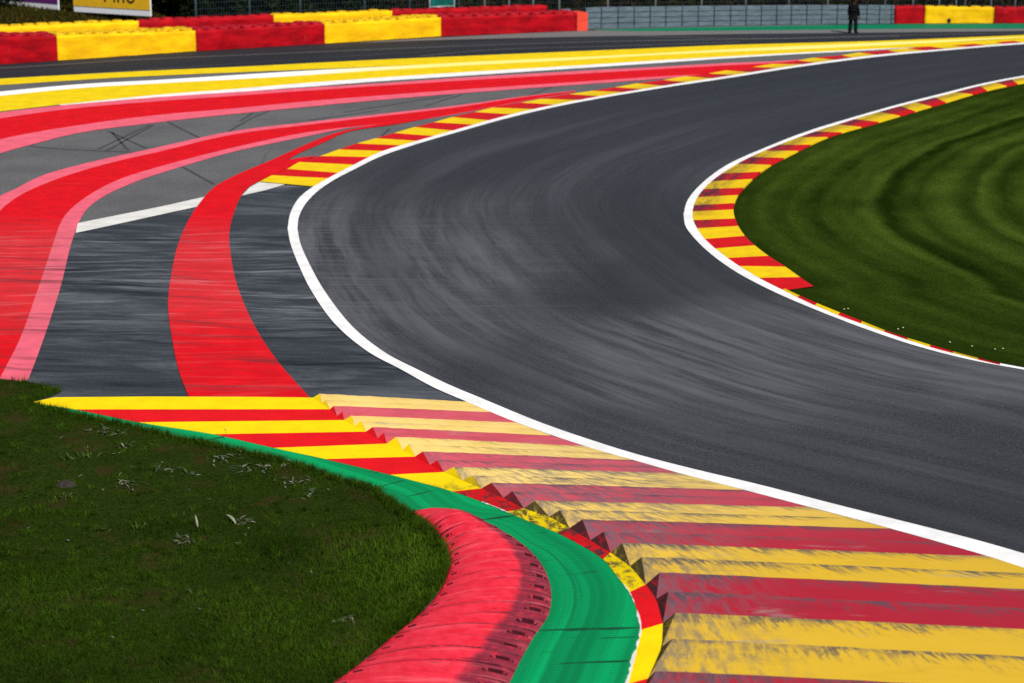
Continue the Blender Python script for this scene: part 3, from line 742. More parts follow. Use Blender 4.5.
# ------------------------------------------------------------------ red hump kerb
HL = [(411, 513.5), (421, 519), (432, 529), (441, 540), (447.6, 553), (449.6, 566), (444, 583), (434, 600), (418, 617), (396.5, 634.5), (365, 661), (338, 681), (290, 716), (220, 765)]
HR = [(441, 510.6), (464, 513.8), (485, 523.5), (506, 535), (528, 550), (542, 566), (549.5, 583), (551.3, 599), (548, 617), (534, 638), (521, 661), (510, 683), (488, 722), (455, 780)]
NR, NC = 640, 34
hl, hr = curve(HL, NR, .0), curve(HR, NR, .0)
tot = sum((hl[i+1].lerp(hr[i+1], .5) - hl[i].lerp(hr[i], .5)).length for i in range(NR))
hv, hf, huv, slots, hm = [], [], [], [], []
along = 0; seg = .40
for i in range(NR + 1):
    if i: along += (hl[i].lerp(hr[i], .5) - hl[i-1].lerp(hr[i-1], .5)).length
    ph = (along % seg) / seg; idx = int(along / seg)
    fade = min(1, along / .7)
    for j in range(NC + 1):
        u = j / NC
        p = hl[i].lerp(hr[i], u)
        prof = math.sin(math.pi * min(1, max(0, u))) ** .62
        rs = mnoise.noise(Vector((idx * 3.1, 7.7, 0))); rt = mnoise.noise(Vector((idx * 5.3, 1.7, 0)))
        z = .018 + (.17 + .016 * rs + .040 * (.5 - ph) + .02 * rt * (u - .5)) * prof * (.25 + .75 * fade)
        dep = (.045 + .012 * mnoise.noise(Vector((idx, u * 3, 0)))) * math.exp(-((ph - .05) / .05) ** 2) * (.5 + .6 * (mnoise.noise(Vector((u * 2.2, idx * 1.7, 4))) + .5))
        z -= max(0, dep) * prof
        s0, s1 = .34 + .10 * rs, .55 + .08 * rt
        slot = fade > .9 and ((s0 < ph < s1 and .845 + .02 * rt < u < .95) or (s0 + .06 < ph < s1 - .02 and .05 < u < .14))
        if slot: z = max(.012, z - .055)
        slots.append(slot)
        p = Vector((p.x, p.y, z + .004 * mnoise.noise(Vector((p.x * 5, p.y * 5, 0)))))
        hv.append(p); huv.append((u, along))
for i in range(NR):
    for j in range(NC):
        a = i * (NC + 1) + j
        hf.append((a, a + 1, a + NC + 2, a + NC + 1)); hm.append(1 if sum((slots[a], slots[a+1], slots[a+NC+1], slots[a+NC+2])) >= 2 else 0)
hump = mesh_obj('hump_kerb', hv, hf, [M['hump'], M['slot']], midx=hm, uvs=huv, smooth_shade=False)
fix_up(hump)
tag(hump, 'raised red hump kerb of ribbed segments, curving between the grass and the green strip', 'kerb')

# ------------------------------------------------------------------ near grass (left foreground)
LE = [(-500, 372), (-200, 374), (-60, 377), (0, 380), (26, 382.5), (44, 386), (62, 392), (52, 397), (32, 402.6), (55, 410), (76.3, 415), (137, 428), (207, 444.5), (260, 455), (300, 466), (333, 477), (375, 489), (396, 504), (412, 515), (423, 523), (433, 531.5), (442, 542), (448, 554), (450, 566), (444, 584), (433, 601), (417, 618), (395, 636), (363, 662), (336, 683), (288, 718), (218, 767), (150, 830), (-700, 860)]
W = [ground(x, y, 0) for x, y in LE]
poly = np.array([(w.x, w.y) for w in W])
def inside(poly, X, Y):
    c = np.zeros(len(X), bool); j = len(poly) - 1
    for i in range(len(poly)):
        xi, yi = poly[i]; xj, yj = poly[j]
        hit = ((yi > Y) != (yj > Y)) & (X < (xj - xi) * (Y - yi) / (yj - yi + 1e-12) + xi)
        c ^= hit; j = i
    return c
def dist_edge(poly, X, Y):
    d = np.full(len(X), 1e9)
    for i in range(len(poly) - 1):
        a, b = poly[i], poly[i+1]; e = b - a; L2 = (e ** 2).sum() + 1e-9
        t = np.clip(((X - a[0]) * e[0] + (Y - a[1]) * e[1]) / L2, 0, 1)
        d = np.minimum(d, np.hypot(X - a[0] - t * e[0], Y - a[1] - t * e[1]))
    return d
def vnoise(X, Y, s, seed=0.0):
    """cheap smooth value noise"""
    x, y = X * s + seed * 17.3, Y * s + seed * 9.1
    xi, yi = np.floor(x), np.floor(y); fx, fy = x - xi, y - yi
    fx = fx * fx * (3 - 2 * fx); fy = fy * fy * (3 - 2 * fy)
    h = lambda a, b: np.modf(np.abs(np.sin(a * 127.1 + b * 311.7) * 43758.5453))[0]
    return (h(xi, yi) * (1 - fx) + h(xi + 1, yi) * fx) * (1 - fy) + (h(xi, yi + 1) * (1 - fx) + h(xi + 1, yi + 1) * fx) * fy
def turf_z(X, Y, d):
    return .02 + np.minimum(d, .5) * .10 + (vnoise(X, Y, 1.3) - .5) * .07 * np.minimum(1, d * 2) + (vnoise(X, Y, 5) - .5) * .03 * np.minimum(1, d * 3)

# base turf as a fine grid clipped to the outline
gx0, gx1, gy0, gy1, st = -20.0, 0.5, 17.0, 38.5, .16
xs, ys = np.arange(gx0, gx1, st), np.arange(gy0, gy1, st)
bm = bmesh.new()
tris = tessellate_polygon([W])
bv = [bm.verts.new(w) for w in W]
for t in tris:
    try: bm.faces.new([bv[i] for i in t])
    except ValueError: pass
for axis, vals in (((1, 0, 0), np.arange(-22, 1, .3)), ((0, 1, 0), np.arange(17, 39, .3))):
    for q in vals:
        co = (q, 0, 0) if axis[0] else (0, q, 0)
        bmesh.ops.bisect_plane(bm, geom=bm.verts[:] + bm.edges[:] + bm.faces[:], plane_co=co, plane_no=axis)
X = np.array([v.co.x for v in bm.verts]); Y = np.array([v.co.y for v in bm.verts])
Z = turf_z(X, Y, dist_edge(poly, X, Y))
for v, z in zip(bm.verts, Z): v.co.z = z
me = bpy.data.meshes.new('turf'); bm.to_mesh(me); bm.free(); me.materials.append(M['soil'])
turf = bpy.data.objects.new('turf', me); COL.objects.link(turf); fix_up(turf)
tag(turf, kind='structure')

def blades(name, X, Y, Z, hgt, wid, mat, shade, bend=.5, lean=.35, segs=2):
    n = len(X); ang = rng.uniform(0, 2 * np.pi, n); la = rng.uniform(0, 2 * np.pi, n)
    ln = np.abs(rng.normal(0, lean, n))
    dx, dy = np.cos(ang) * wid / 2, np.sin(ang) * wid / 2
    lx, ly = np.cos(la) * ln, np.sin(la) * ln
    base = np.stack([X, Y, Z - .01], 1)
    def at(t):
        return base + np.stack([lx * hgt * (t + bend * t * t), ly * hgt * (t + bend * t * t), hgt * t * (1 - .25 * np.minimum(1, ln) * t)], 1)
    side = np.stack([dx, dy, np.zeros(n)], 1)
    if segs == 2:
        m = at(.55); V = np.stack([base - side, base + side, m + side * .75, m - side * .75, at(1.0)], 1).reshape(-1, 3)
        k = np.arange(n)[:, None] * 5
        loops = np.concatenate([k + np.array([[0, 1, 2, 3]]), k + np.array([[3, 2, 4]])], 1).ravel()
        starts = (np.arange(n)[:, None] * 7 + np.array([[0, 4]])).ravel(); tot = np.tile([4, 3], n); per = 5
    else:
        V = np.stack([base - side, base + side, at(1.0)], 1).reshape(-1, 3)
        loops = np.arange(3 * n); starts = np.arange(n) * 3; tot = np.full(n, 3); per = 3
    me = bpy.data.meshes.new(name)
    me.vertices.add(len(V)); me.vertices.foreach_set('co', V.astype(np.float32).ravel())
    me.loops.add(len(loops)); me.loops.foreach_set('vertex_index', loops.astype(np.int32))
    me.polygons.add(len(starts)); me.polygons.foreach_set('loop_start', starts.astype(np.int32)); me.polygons.foreach_set('loop_total', tot.astype(np.int32))
    at_ = me.attributes.new('shade', 'FLOAT', 'POINT'); at_.data.foreach_set('value', np.repeat(shade, per).astype(np.float32))
    me.materials.append(mat); me.update(); me.validate()
    o = bpy.data.objects.new(name, me); COL.objects.link(o)
    return tag(o, kind='stuff')

n = 420000
X = rng.uniform(-15, 0.4, n); Y = rng.uniform(19.5, 37.5, n)
k = inside(poly, X, Y); X, Y = X[k], Y[k]
keep = (np.abs(X) / Y < .30); X, Y = X[keep], Y[keep]
d = dist_edge(poly, X, Y)
dens = vnoise(X, Y, .7, 1) * .6 + vnoise(X, Y, 2.3, 2) * .4
bare = np.exp(-(((X + 6.6) / 1.7) ** 2 + ((Y - 29.3) / 1.5) ** 2)) + .7 * np.exp(-(((X + 7.6) / 1.2) ** 2 + ((Y - 31.5) / .8) ** 2))
bare = bare * (.4 + 1.2 * vnoise(X, Y, 1.6, 14))
k = rng.uniform(0, 1, len(X)) < np.clip(.30 + dens * .9 - bare * .95 + (Y < 27) * .25 + (d < .4) * .3, .08, 1)
X, Y, d, dens = X[k], Y[k], d[k], dens[k]
hg = (.022 + .045 * dens ** 1.5 + .05 * np.clip((29.5 - Y) / 3, 0, 1) * dens + .05 * np.exp(-d / .15)) * rng.uniform(.5, 1.5, len(X))
sh = np.clip(.10 + .55 * vnoise(X, Y, 1.1, 5) * rng.uniform(.3, 1.3, len(X)) + .1 * (d < .6) + .12 * np.clip((28.5 - Y) / 4, 0, 1) * rng.uniform(0, 1, len(X)), 0, 1)
wd = rng.uniform(.006, .013, len(X))
T = 3600
tx, ty = rng.uniform(-11, 0.2, T), rng.uniform(21, 36.8, T)
seg_ = rng.integers(9, 27, 520); et = rng.uniform(0, 1, 520)[:, None]
ep = poly[seg_] * (1 - et) + poly[seg_ + 1] * et
tx = np.r_[tx, ep[:, 0] - np.abs(rng.normal(0, .10, 520)) - .02]; ty = np.r_[ty, ep[:, 1] - np.abs(rng.normal(0, .10, 520))]
k = inside(poly, tx, ty); tx, ty = tx[k], ty[k]
td = dist_edge(poly, tx, ty)
k = rng.uniform(0, 1, len(tx)) < np.clip(.10 + .9 * np.clip((28.8 - ty) / 4, 0, 1) + .9 * (td < .22) + .25 * vnoise(tx, ty, .8, 11), 0, 1)
tx, ty, td = tx[k], ty[k], td[k]
m = 34; r_ = np.abs(rng.normal(0, .055, (len(tx), m))); a_ = rng.uniform(0, 6.283, (len(tx), m))
bx, by = (tx[:, None] + r_ * np.cos(a_)).ravel(), (ty[:, None] + r_ * np.sin(a_)).ravel()
bh = ((rng.uniform(.05, .115, len(tx)) * (1 + .45 * (td < .22)))[:, None] * rng.uniform(.5, 1.2, (len(tx), m))).ravel()
bs = np.clip(rng.uniform(.05, .85, len(tx))[:, None] * rng.uniform(.4, 1.4, (len(tx), m)), 0, 1).ravel()
k = inside(poly, bx, by); bx, by, bh, bs = bx[k], by[k], bh[k], bs[k]
lush = np.clip(.62 + .75 * np.exp(-((X + 1.6) / 2.2) ** 2 - ((Y - 26.0) / 3.2) ** 2) + .25 * np.clip((28 - Y) / 3, 0, 1) - .25 * np.clip((24.5 - Y) / 2, 0, 1), .3, 1.5)
sh = np.clip(sh * lush, 0, 1)
X, Y = np.r_[X, bx], np.r_[Y, by]; hg = np.r_[hg, bh]; sh = np.r_[sh, bs]; wd = np.r_[wd, rng.uniform(.005, .010, len(bx))]
d = dist_edge(poly, X, Y)
blades('grass', X, Y, turf_z(X, Y, d), hg, wd, M['blade'], sh, lean=.5)

# ------------------------------------------------------------------ weeds and dead leaves in the grass
def leaf_geo(bm, base, yaw, pitch, L, Wd, curl):
    c, s = math.cos(yaw), math.sin(yaw); prev = None; n = 5
    for i in range(n + 1):
        t = i / n
        r = L * t; a = pitch - curl * t
        x = L * sum(math.cos(pitch - curl * q / n) for q in range(i)) / n; z = L * sum(math.sin(pitch - curl * q / n) for q in range(i)) / n
        w = Wd * math.sin(math.pi * min(1, .08 + .92 * t)) ** .8 * (1 if t < 1 else .05) / 2
        p = Vector((c * x, s * x, z)) + base; sd = Vector((-s, c, 0)) * w
        row = [bm.verts.new(p + sd + Vector((0, 0, .25 * w))), bm.verts.new(p), bm.verts.new(p - sd + Vector((0, 0, .25 * w)))]
        if prev:
            for j in range(2): bm.faces.new((prev[j], prev[j+1], row[j+1], row[j]))
        prev = row
def to_mesh(bm, name, mat, shade):
    me = bpy.data.meshes.new(name); bm.to_mesh(me); bm.free(); me.materials.append(mat)
    a = me.attributes.new('shade', 'FLOAT', 'POINT'); a.data.foreach_set('value', np.full(len(me.vertices), shade, np.float32) * rng.uniform(.6, 1.2, len(me.vertices)).astype(np.float32))
    me.polygons.foreach_set('use_smooth', [True] * len(me.polygons))
    return me
def turf_point(px, py):
    g = ground(px, py); X, Y = np.array([g.x]), np.array([g.y])
    z = float(turf_z(X, Y, dist_edge(poly, X, Y))[0]); g = ground(px, py, z); return g
weeds = [  # px, py, spread, leaves, kind, label
    (102, 431, .20, 9, 'weed', 'grey-green broadleaf weed at the top left of the grass, near the kerb tip'),
    (125, 447, .14, 4, 'weed', 'small weed with one tall pale upright leaf, left part of the grass'),
    (84, 458, .30, 16, 'sprig', 'clump of pale green upright shoots in the left part of the grass'),
    (164, 470, .22, 10, 'weed', 'loose grey-leaved weed standing alone in the middle of the grass'),
    (192, 476, .12, 5, 'weed', 'small pale flat weed just right of the lone grey-leaved weed'),
    (125, 484, .26, 11, 'weed', 'wide flattened weed with grey drooping leaves beside the brown clod'),
    (226, 458, .26, 13, 'weed', 'leafy grey-green weed under the green strip, left end of the thick weed patch'),
    (243, 470, .26, 12, 'weed', 'tall-leaved weed in the middle of the thick patch by the green strip'),
    (272, 468, .26, 13, 'weed', 'broad weed in the thick patch, close under the green strip edge'),
    (292, 482, .22, 9, 'weed', 'grey weed at the right end of the thick patch by the green strip'),
    (312, 494, .20, 7, 'weed', 'low weed with pale curling stems nearest the hump kerb tip'),
    (246, 523, .18, 8, 'weed', 'withered grey weed with curled leaves in the open middle of the grass'),
    (186, 541, .20, 8, 'weed', 'dark drooping weed below the two curled leaves'),
    (140, 530, .16, 8, 'sprig', 'bright green leafy sprig on the mossy ground'),
    (103, 531, .14, 7, 'sprig', 'pale green leafy sprig left of the bright green one'),
    (64, 500, .16, 6, 'sprig', 'small yellow-green sprig below the clump of shoots'),
    (346, 620, .14, 5, 'weed', 'grey curled weed beside the red hump kerb'),
    (118, 434, .16, 6, 'weed', 'little grey weed touching the topmost weed of the grass'),
]
for px, py, sp, nl, kind, lab in weeds:
    g = turf_point(px, py)
    r = empty('weed_plant', g, lab, 'weed', 'weeds growing in the foreground grass')
    nl = int(nl * 2.2)
    for q in range(nl):
        bm = bmesh.new(); yaw = random.uniform(0, 6.28)
        up = random.uniform(.15, .7) if kind == 'weed' else random.uniform(.7, 1.35)
        leaf_geo(bm, Vector((0, 0, .01)), yaw, up, random.uniform(.07, .16), random.uniform(.02, .038) if kind == 'weed' else random.uniform(.015, .026), random.uniform(.3, 1.6))
        o = bpy.data.objects.new('leaf', to_mesh(bm, 'leaf', M[kind], random.random() ** 2)); COL.objects.link(o); o.parent = r
        o.location = (random.gauss(0, sp * .5), random.gauss(0, sp * .6), 0)
def lone_leaf(px, py, yaw, pitch, L, Wd, curl, shade, label, group=None):
    g = turf_point(px, py); bm = bmesh.new(); leaf_geo(bm, Vector((0, 0, .015)), yaw, pitch, L, Wd, curl)
    o = bpy.data.objects.new('dead_leaf', to_mesh(bm, 'dead_leaf', M['weed'], shade)); COL.objects.link(o); o.location = g
    return tag(o, label, 'leaf', group)
lone_leaf(236, 525, 2.5, .9, .24, .055, 1.0, 1.0, 'large pale curled leaf standing beside the withered grey weed', 'curled leaves')
lone_leaf(198, 529, 2.0, 1.2, .22, .03, .7, .9, 'slim curved leaf standing alone left of the withered grey weed', 'curled leaves')
spots = []
while len(spots) < 40:
    px, py = random.uniform(5, 330), random.uniform(425, 640)
    g = ground(px, py)
    if inside(poly, np.array([g.x]), np.array([g.y]))[0] and dist_edge(poly, np.array([g.x]), np.array([g.y]))[0] > .15: spots.append((px, py))
for px, py in spots:
    lone_leaf(px, py, random.uniform(0, 6.28), random.uniform(0, .4), random.uniform(.06, .13), random.uniform(.02, .04), random.uniform(.2, 1.2), random.uniform(0, .7),
              'small withered grey-green leaf lying loose in the foreground grass', 'loose leaves in the grass')
# brown clod of earth, flower in the grass edge
def blob(name, g, r, mat, sq=.6, seed=1):
    bm = bmesh.new(); bmesh.ops.create_icosphere(bm, subdivisions=3, radius=r)
    for v in bm.verts:
        v.co *= 1 + .35 * mnoise.noise(v.co / r * 1.4 + Vector((seed, 0, 0))); v.co.z *= sq
    me = bpy.data.meshes.new(name); bm.to_mesh(me); bm.free(); me.materials.append(mat)
    o = bpy.data.objects.new(name, me); COL.objects.link(o); o.location = g; return o
M['clod'] = mat_plain('dry_earth', (.045, .036, .03), .95, .5, 25)
tag(blob('earth_clod', turf_point(66, 485), .15, M['clod'], .45, 2), 'flat brown clod of earth lying in the grass beside the wide flattened weed', 'clod')
fl = turf_point(226, 437)
fr = empty('flower', fl, 'single pale orange flower standing against the red kerb stripe at the grass edge', 'flower')
bm = bmesh.new(); bmesh.ops.create_cone(bm, segments=6, radius1=.004, radius2=.003, depth=.13); me = bpy.data.meshes.new('stem'); bm.to_mesh(me); bm.free(); me.materials.append(M['sprig'])
o = bpy.data.objects.new('stem', me); COL.objects.link(o); o.parent = fr; o.location = (0, 0, .065)
o = blob('blossom', (0, 0, .14), .025, M['bud'], .8, 3); o.parent = fr

# ------------------------------------------------------------------ infield grass (right)
EDGE = [(1180, 61.5), (1140, 66.7), (1024, 82.8), (982, 91.8), (946, 102.4), (929, 107.2), (900, 115.8), (866, 125.7), (827.7, 136.6), (794.3, 152.4), (768, 166.3), (750.3, 180.4), (738, 194.6), (733.3, 207.9), (735, 220.3), (744.5, 236.2), (765.5, 254.4), (785, 267), (799.5, 277.3), (813.8, 287), (800, 289), (788, 289.6), (800, 296.4), (817, 304), (840, 313.4), (862, 322), (885, 331), (908, 338.8), (930, 345.6), (953, 352), (978, 358.4), (1024, 367.4), (1180, 395), (1500, 446)]
E = curve(EDGE, 240, .0, 8)
ctr = Vector((34, 56, 0)); rows = 130
lv, lf, luv = [], [], []
al = 0
for i, p in enumerate(E):
    if i: al += (p - E[i-1]).length
    for j in range(rows + 1):
        t = (j / rows) ** 1.3
        q = p.lerp(ctr, t * .97); dd = (q - p).length
        q.z = .008 + .015 * min(1, dd / .15) + .22 * min(1, dd / 14) + .03 * mnoise.noise(Vector((q.x * .5, q.y * .5, 1))) * min(1, dd)
        lv.append(q); luv.append((dd * .62, al))
for i in range(len(E) - 1):
    for j in range(rows):
        a = i * (rows + 1) + j; lf.append((a, a + rows + 1, a + rows + 2, a + 1))
lawn = mesh_obj('infield_turf', lv, lf, M['lawn'], uvs=luv); fix_up(lawn); tag(lawn, kind='structure')
# cutting passes of the mower follow the kerb: light and dark arcs in the turf itself
LV = np.array([tuple(v) for v in lv]).reshape(len(E), rows + 1, 3)
EP = np.array([(p.x, p.y) for p in E])
def mow(Px, Py):
    dd = dist_edge(EP, Px, Py)
    w_ = dd + 0.6 * (vnoise(Px, Py, .16, 3) - .5) + .10 * vnoise(Px, Py, 1.1, 6)
    ph = w_ / .95 + .5 * vnoise(w_, w_ * 0, .3, 4)
    a_ = .5 + .5 * np.sin(2 * np.pi * ph)
    fine = vnoise(w_, w_ * 0, 3.4, 2)
    st_ = np.clip(.25 + .40 * a_ * (.25 + .95 * vnoise(w_, Px * .05, .7, 21)) + .55 * (fine - .40) + .22 * (vnoise(w_ * 6, Px * .7 + Py * .7, 1.0, 33) - .5), 0, 1)
    st_ = st_ * (.7 + .3 * np.clip(dd / .8, 0, 1))
    return np.clip(st_ * (.60 + .65 * vnoise(Px * .5, Py, .5, 8) * (.7 + .6 * vnoise(Px, Py, 1.7, 12))), 0, 1)
att = lawn.data.attributes.new('shade', 'FLOAT', 'POINT'); att.data.foreach_set('value', mow(LV[..., 0].ravel(), LV[..., 1].ravel()).astype(np.float32))
# short blades standing on the infield turf
n = 420000
ii = rng.integers(0, len(E) - 1, n); jj = rng.integers(0, rows - 1, n)
area = np.linalg.norm(LV[ii + 1, jj] - LV[ii, jj], axis=1) * np.linalg.norm(LV[ii, jj + 1] - LV[ii, jj], axis=1)
k = rng.uniform(0, 1, n) < area / np.percentile(area, 90); ii, jj = ii[k], jj[k]
a, b = rng.uniform(0, 1, len(ii))[:, None], rng.uniform(0, 1, len(ii))[:, None]
Pp = (LV[ii, jj] * (1-a) + LV[ii+1, jj] * a) * (1-b) + (LV[ii, jj+1] * (1-a) + LV[ii+1, jj+1] * a) * b
edge_d = np.linalg.norm(Pp - LV[ii, 0], axis=1)
sh = np.clip((mow(Pp[:, 0], Pp[:, 1]) + .06) * rng.uniform(.2, 1.6, len(Pp)), 0, 1)
blades('infield_grass', Pp[:, 0], Pp[:, 1], Pp[:, 2], rng.uniform(.018, .045, len(Pp)) * (.35 + .65 * np.minimum(1, edge_d / .8)), rng.uniform(.015, .03, len(Pp)), M['lawn_blade'], sh, lean=.6, segs=1)
for px, py in ((844, 309), (848, 308.5), (898, 329), (903, 327.6), (950, 342), (972, 346), (995, 349), (1003, 348.5), (1015, 296), (1018, 309)):
    o = blob('wild_flower', ground(px, py, .06), .018, M['petal'], .6, px)
    tag(o, 'tiny pale flower head in the dark grass just inside the exit kerb', 'flower', 'flowers in the infield grass')

# ------------------------------------------------------------------ tyre barriers
def lathe(prof, seg, name, mats, midx=None):
    v, f, mi = [], [], []
    for r, z in prof:
        for s in range(seg):
            a = 2 * math.pi * s / seg; v.append((r * math.cos(a), r * math.sin(a), z))
    for i in range(len(prof) - 1):
        for s in range(seg):
            f.append((i*seg+s, i*seg+(s+1) % seg, (i+1)*seg+(s+1) % seg, (i+1)*seg+s)); mi.append(midx[i] if midx else 0)
    me = bpy.data.meshes.new(name); me.from_pydata(v, [], f)
    for m in mats: me.materials.append(m)
    me.polygons.foreach_set('material_index', mi); me.polygons.foreach_set('use_smooth', [True] * len(f)); me.update()
    return me
def stack_mesh(hgt, mat):
    nt = max(3, round(hgt / .22)); th = hgt / nt; prof, mi = [], []
    for k in range(nt):
        for q in (.06, .25, .5, .75, .94):
            prof.append((.255 + .05 * math.sin(math.pi * q) ** .6, (k + q) * th))
    prof += [(.22, hgt + .004), (.17, hgt - .02), (.155, hgt - .08), (.16, hgt - .3)]
    mi = [0] * (len(prof) - 4) + [0, 1, 1, 1]
    return lathe(prof, 16, 'tyre_stack', [mat, M['black']], mi)

def barrier(px0, px1, base, top, colour, label, offset=0.0, depth_rows=2, group='tyre barriers beside the service road', lip=.10, end_cap=False):
    p0, p1 = ground(px0, yat(base, px0)), ground(px1, yat(base, px1))
    d = (p1 - p0); L = d.length; d.normalize(); nb = Vector((-d.y, d.x, 0))
    if nb.y < 0: nb = -nb
    p0 = p0 + nb * offset; p1 = p1 + nb * offset
    if offset:   # keep the visible ends where they show
        def slide(p, px):
            for _ in range(20):
                q = project((p.x, p.y, .9))[0]; p = p + d * ((px - q) / F * (p.y) * .9)
            return p
        p0, p1 = slide(p0, px0), slide(p1, px1); L = (p1 - p0).length
    h0, h1 = height_at(p0, yat(top, px0)), height_at(p1, yat(top, px1))
    r = empty('tyre_barrier', p0, label, 'tyre barrier', group)
    # belt cover on the front
    nx, nz = max(6, int(L / .15)), 7
    v, f = [], []
    for side in (0, 1):
        for i in range(nx + 1):
            for k in range(nz + 1):
                t, q = i / nx, k / nz
                hh = (h0 + (h1 - h0) * t) - lip
                p = d * (L * t) + nb * (.03 * side)
                w = .05 * mnoise.noise(Vector((p0.x + p.x * 1.1, p0.y + p.y * 1.1, q * 1.3))) + .012 * math.sin(L * t / .62 * 2 * math.pi)
                p = p + nb * w; p.z = .02 + (hh - .02) * q + (.02 * mnoise.noise(Vector((p0.x + p.x * 2, 3, 0))) if k == nz else 0) + (.02 * abs(mnoise.noise(Vector((p0.x + p.x * .8, 7, 0)))) if k == 0 else 0)
                v.append(p)
    m = (nx + 1) * (nz + 1)
    for side in (0, 1):
        for i in range(nx):
            for k in range(nz):
                a = side * m + i * (nz + 1) + k; q = (a, a + nz + 1, a + nz + 2, a + 1)
                f.append(q if side == 0 else q[::-1])
    for i in range(nx):
        a = i * (nz + 1) + nz; f.append((a, a + nz + 1, a + nz + 1 + m, a + m))
    for i in (0, nx):
        for k in range(nz):
            a = i * (nz + 1) + k; f.append((a, a + 1, a + 1 + m, a + m))
    mesh_obj('belt_cover', v, f, M['belt_' + colour], r, smooth_shade=True)
    nt = max(2, round(L / .62)); me = stack_mesh((h0 + h1) / 2, M['tyre_' + colour])
    for row in range(depth_rows):
        for i in range(nt):
            o = bpy.data.objects.new('tyre_stack', me); COL.objects.link(o); o.parent = r
            t = (i + .5) / nt
            o.location = d * (L * t) + nb * (.37 + .62 * row)
            o.scale = (L / nt / .62, 1, (h0 + (h1 - h0) * t) / ((h0 + h1) / 2) * random.uniform(.965, 1.02)); o.rotation_euler.z = random.uniform(0, 6)
    return r, p0, d, nb, L, h0, h1

FT = [(-120, 37), (0, 33), (58, 33.2), (120, 30.4), (196, 28.6), (248, 25.4), (325, 21.8), (368, 19), (441, 15.2), (500, 13.6), (577, 11.4), (600, 10.8)]
BT = [(-120, 31), (0, 25.4), (100, 21), (139, 19.8), (200, 17), (274, 14), (330, 11.6), (393, 9.8), (470, 7.4), (547, 4.6)]
barrier(-95, 58, BARRIER, FT, 'red', 'red tyre barrier section cut off by the left edge of the photo')
barrier(58, 196.3, BARRIER, FT, 'yellow', 'yellow tyre barrier section in front of the yellow hoarding')
barrier(196.3, 325, BARRIER, FT, 'red', 'red tyre barrier section between two yellow front sections')
barrier(325, 441, BARRIER, FT, 'yellow', 'yellow tyre barrier section right of the middle red one, beside the long red end section')
r, p0, d, nb, L, h0, h1 = barrier(441, 577, BARRIER, FT, 'red', 'long red tyre barrier section with an orange end panel next to the grey wall')
e0 = ground(577, 31.2) - p0; e1 = ground(587.5, 31.0) - p0
v = [e0, e1, e1 + nb * 1.2, e0 + nb * 1.2]; hh = h1 - .06
mesh_obj('end_panel', [Vector((q.x, q.y, z)) for z in (.02, hh) for q in v], [(0, 1, 5, 4), (1, 2, 6, 5), (2, 3, 7, 6), (3, 0, 4, 7), (4, 5, 6, 7)], M['belt_orange'], r)['label'] = 'paler orange-red end panel'
OFF = 2.0
barrier(-95, 139, BARRIER, BT, 'yellow', 'yellow rear tyre barrier section behind the front row, under the hoardings', OFF, 1, 'rear row of tyre barriers', .05)
barrier(139, 274, BARRIER, BT, 'red', 'red rear tyre barrier section just right of the yellow hoarding', OFF, 1, 'rear row of tyre barriers', .05)
barrier(274, 393, BARRIER, BT, 'yellow', 'yellow rear tyre barrier section behind the front row, left of the teal sheet', OFF, 1, 'rear row of tyre barriers', .05)
barrier(393, 547, BARRIER, BT, 'red', 'red rear tyre barrier section below the teal sheet', OFF, 1, 'rear row of tyre barriers', .05)
RBASE = [(894, 24.1), (924, 23.8), (993.6, 23.6), (1110, 23.2)]; RTOP = [(894, 5.8), (924, 6.2), (993.6, 7.2), (1110, 8.4)]
barrier(894.5, 924.4, RBASE, RTOP, 'red', 'short red tyre barrier section at the right end of the grey wall', 0, 1, 'tyre barriers right of the grey wall', .02)
ry = barrier(924.4, 993.6, RBASE, RTOP, 'yellow', 'yellow tyre barrier section between two red ones, right of the person', 0, 1, 'tyre barriers right of the grey wall', .02)
barrier(993.6, 1095, RBASE, RTOP, 'red', 'red tyre barrier section cut off by the right edge of the photo', 0, 1, 'tyre barriers right of the grey wall', .02)
bm = bmesh.new(); bmesh.ops.create_icosphere(bm, subdivisions=2, radius=.11)
for v_ in bm.verts: v_.co.y *= .25; v_.co *= 1 + .5 * mnoise.noise(v_.co * 13)
me = bpy.data.meshes.new('scuff_patch'); bm.to_mesh(me); bm.free(); me.materials.append(M['black'])
o = bpy.data.objects.new('scuff_patch', me); COL.objects.link(o); o.parent = ry[0]; o.location = ground(949, 23.7) - ry[1] + Vector((0, -.03, .18))

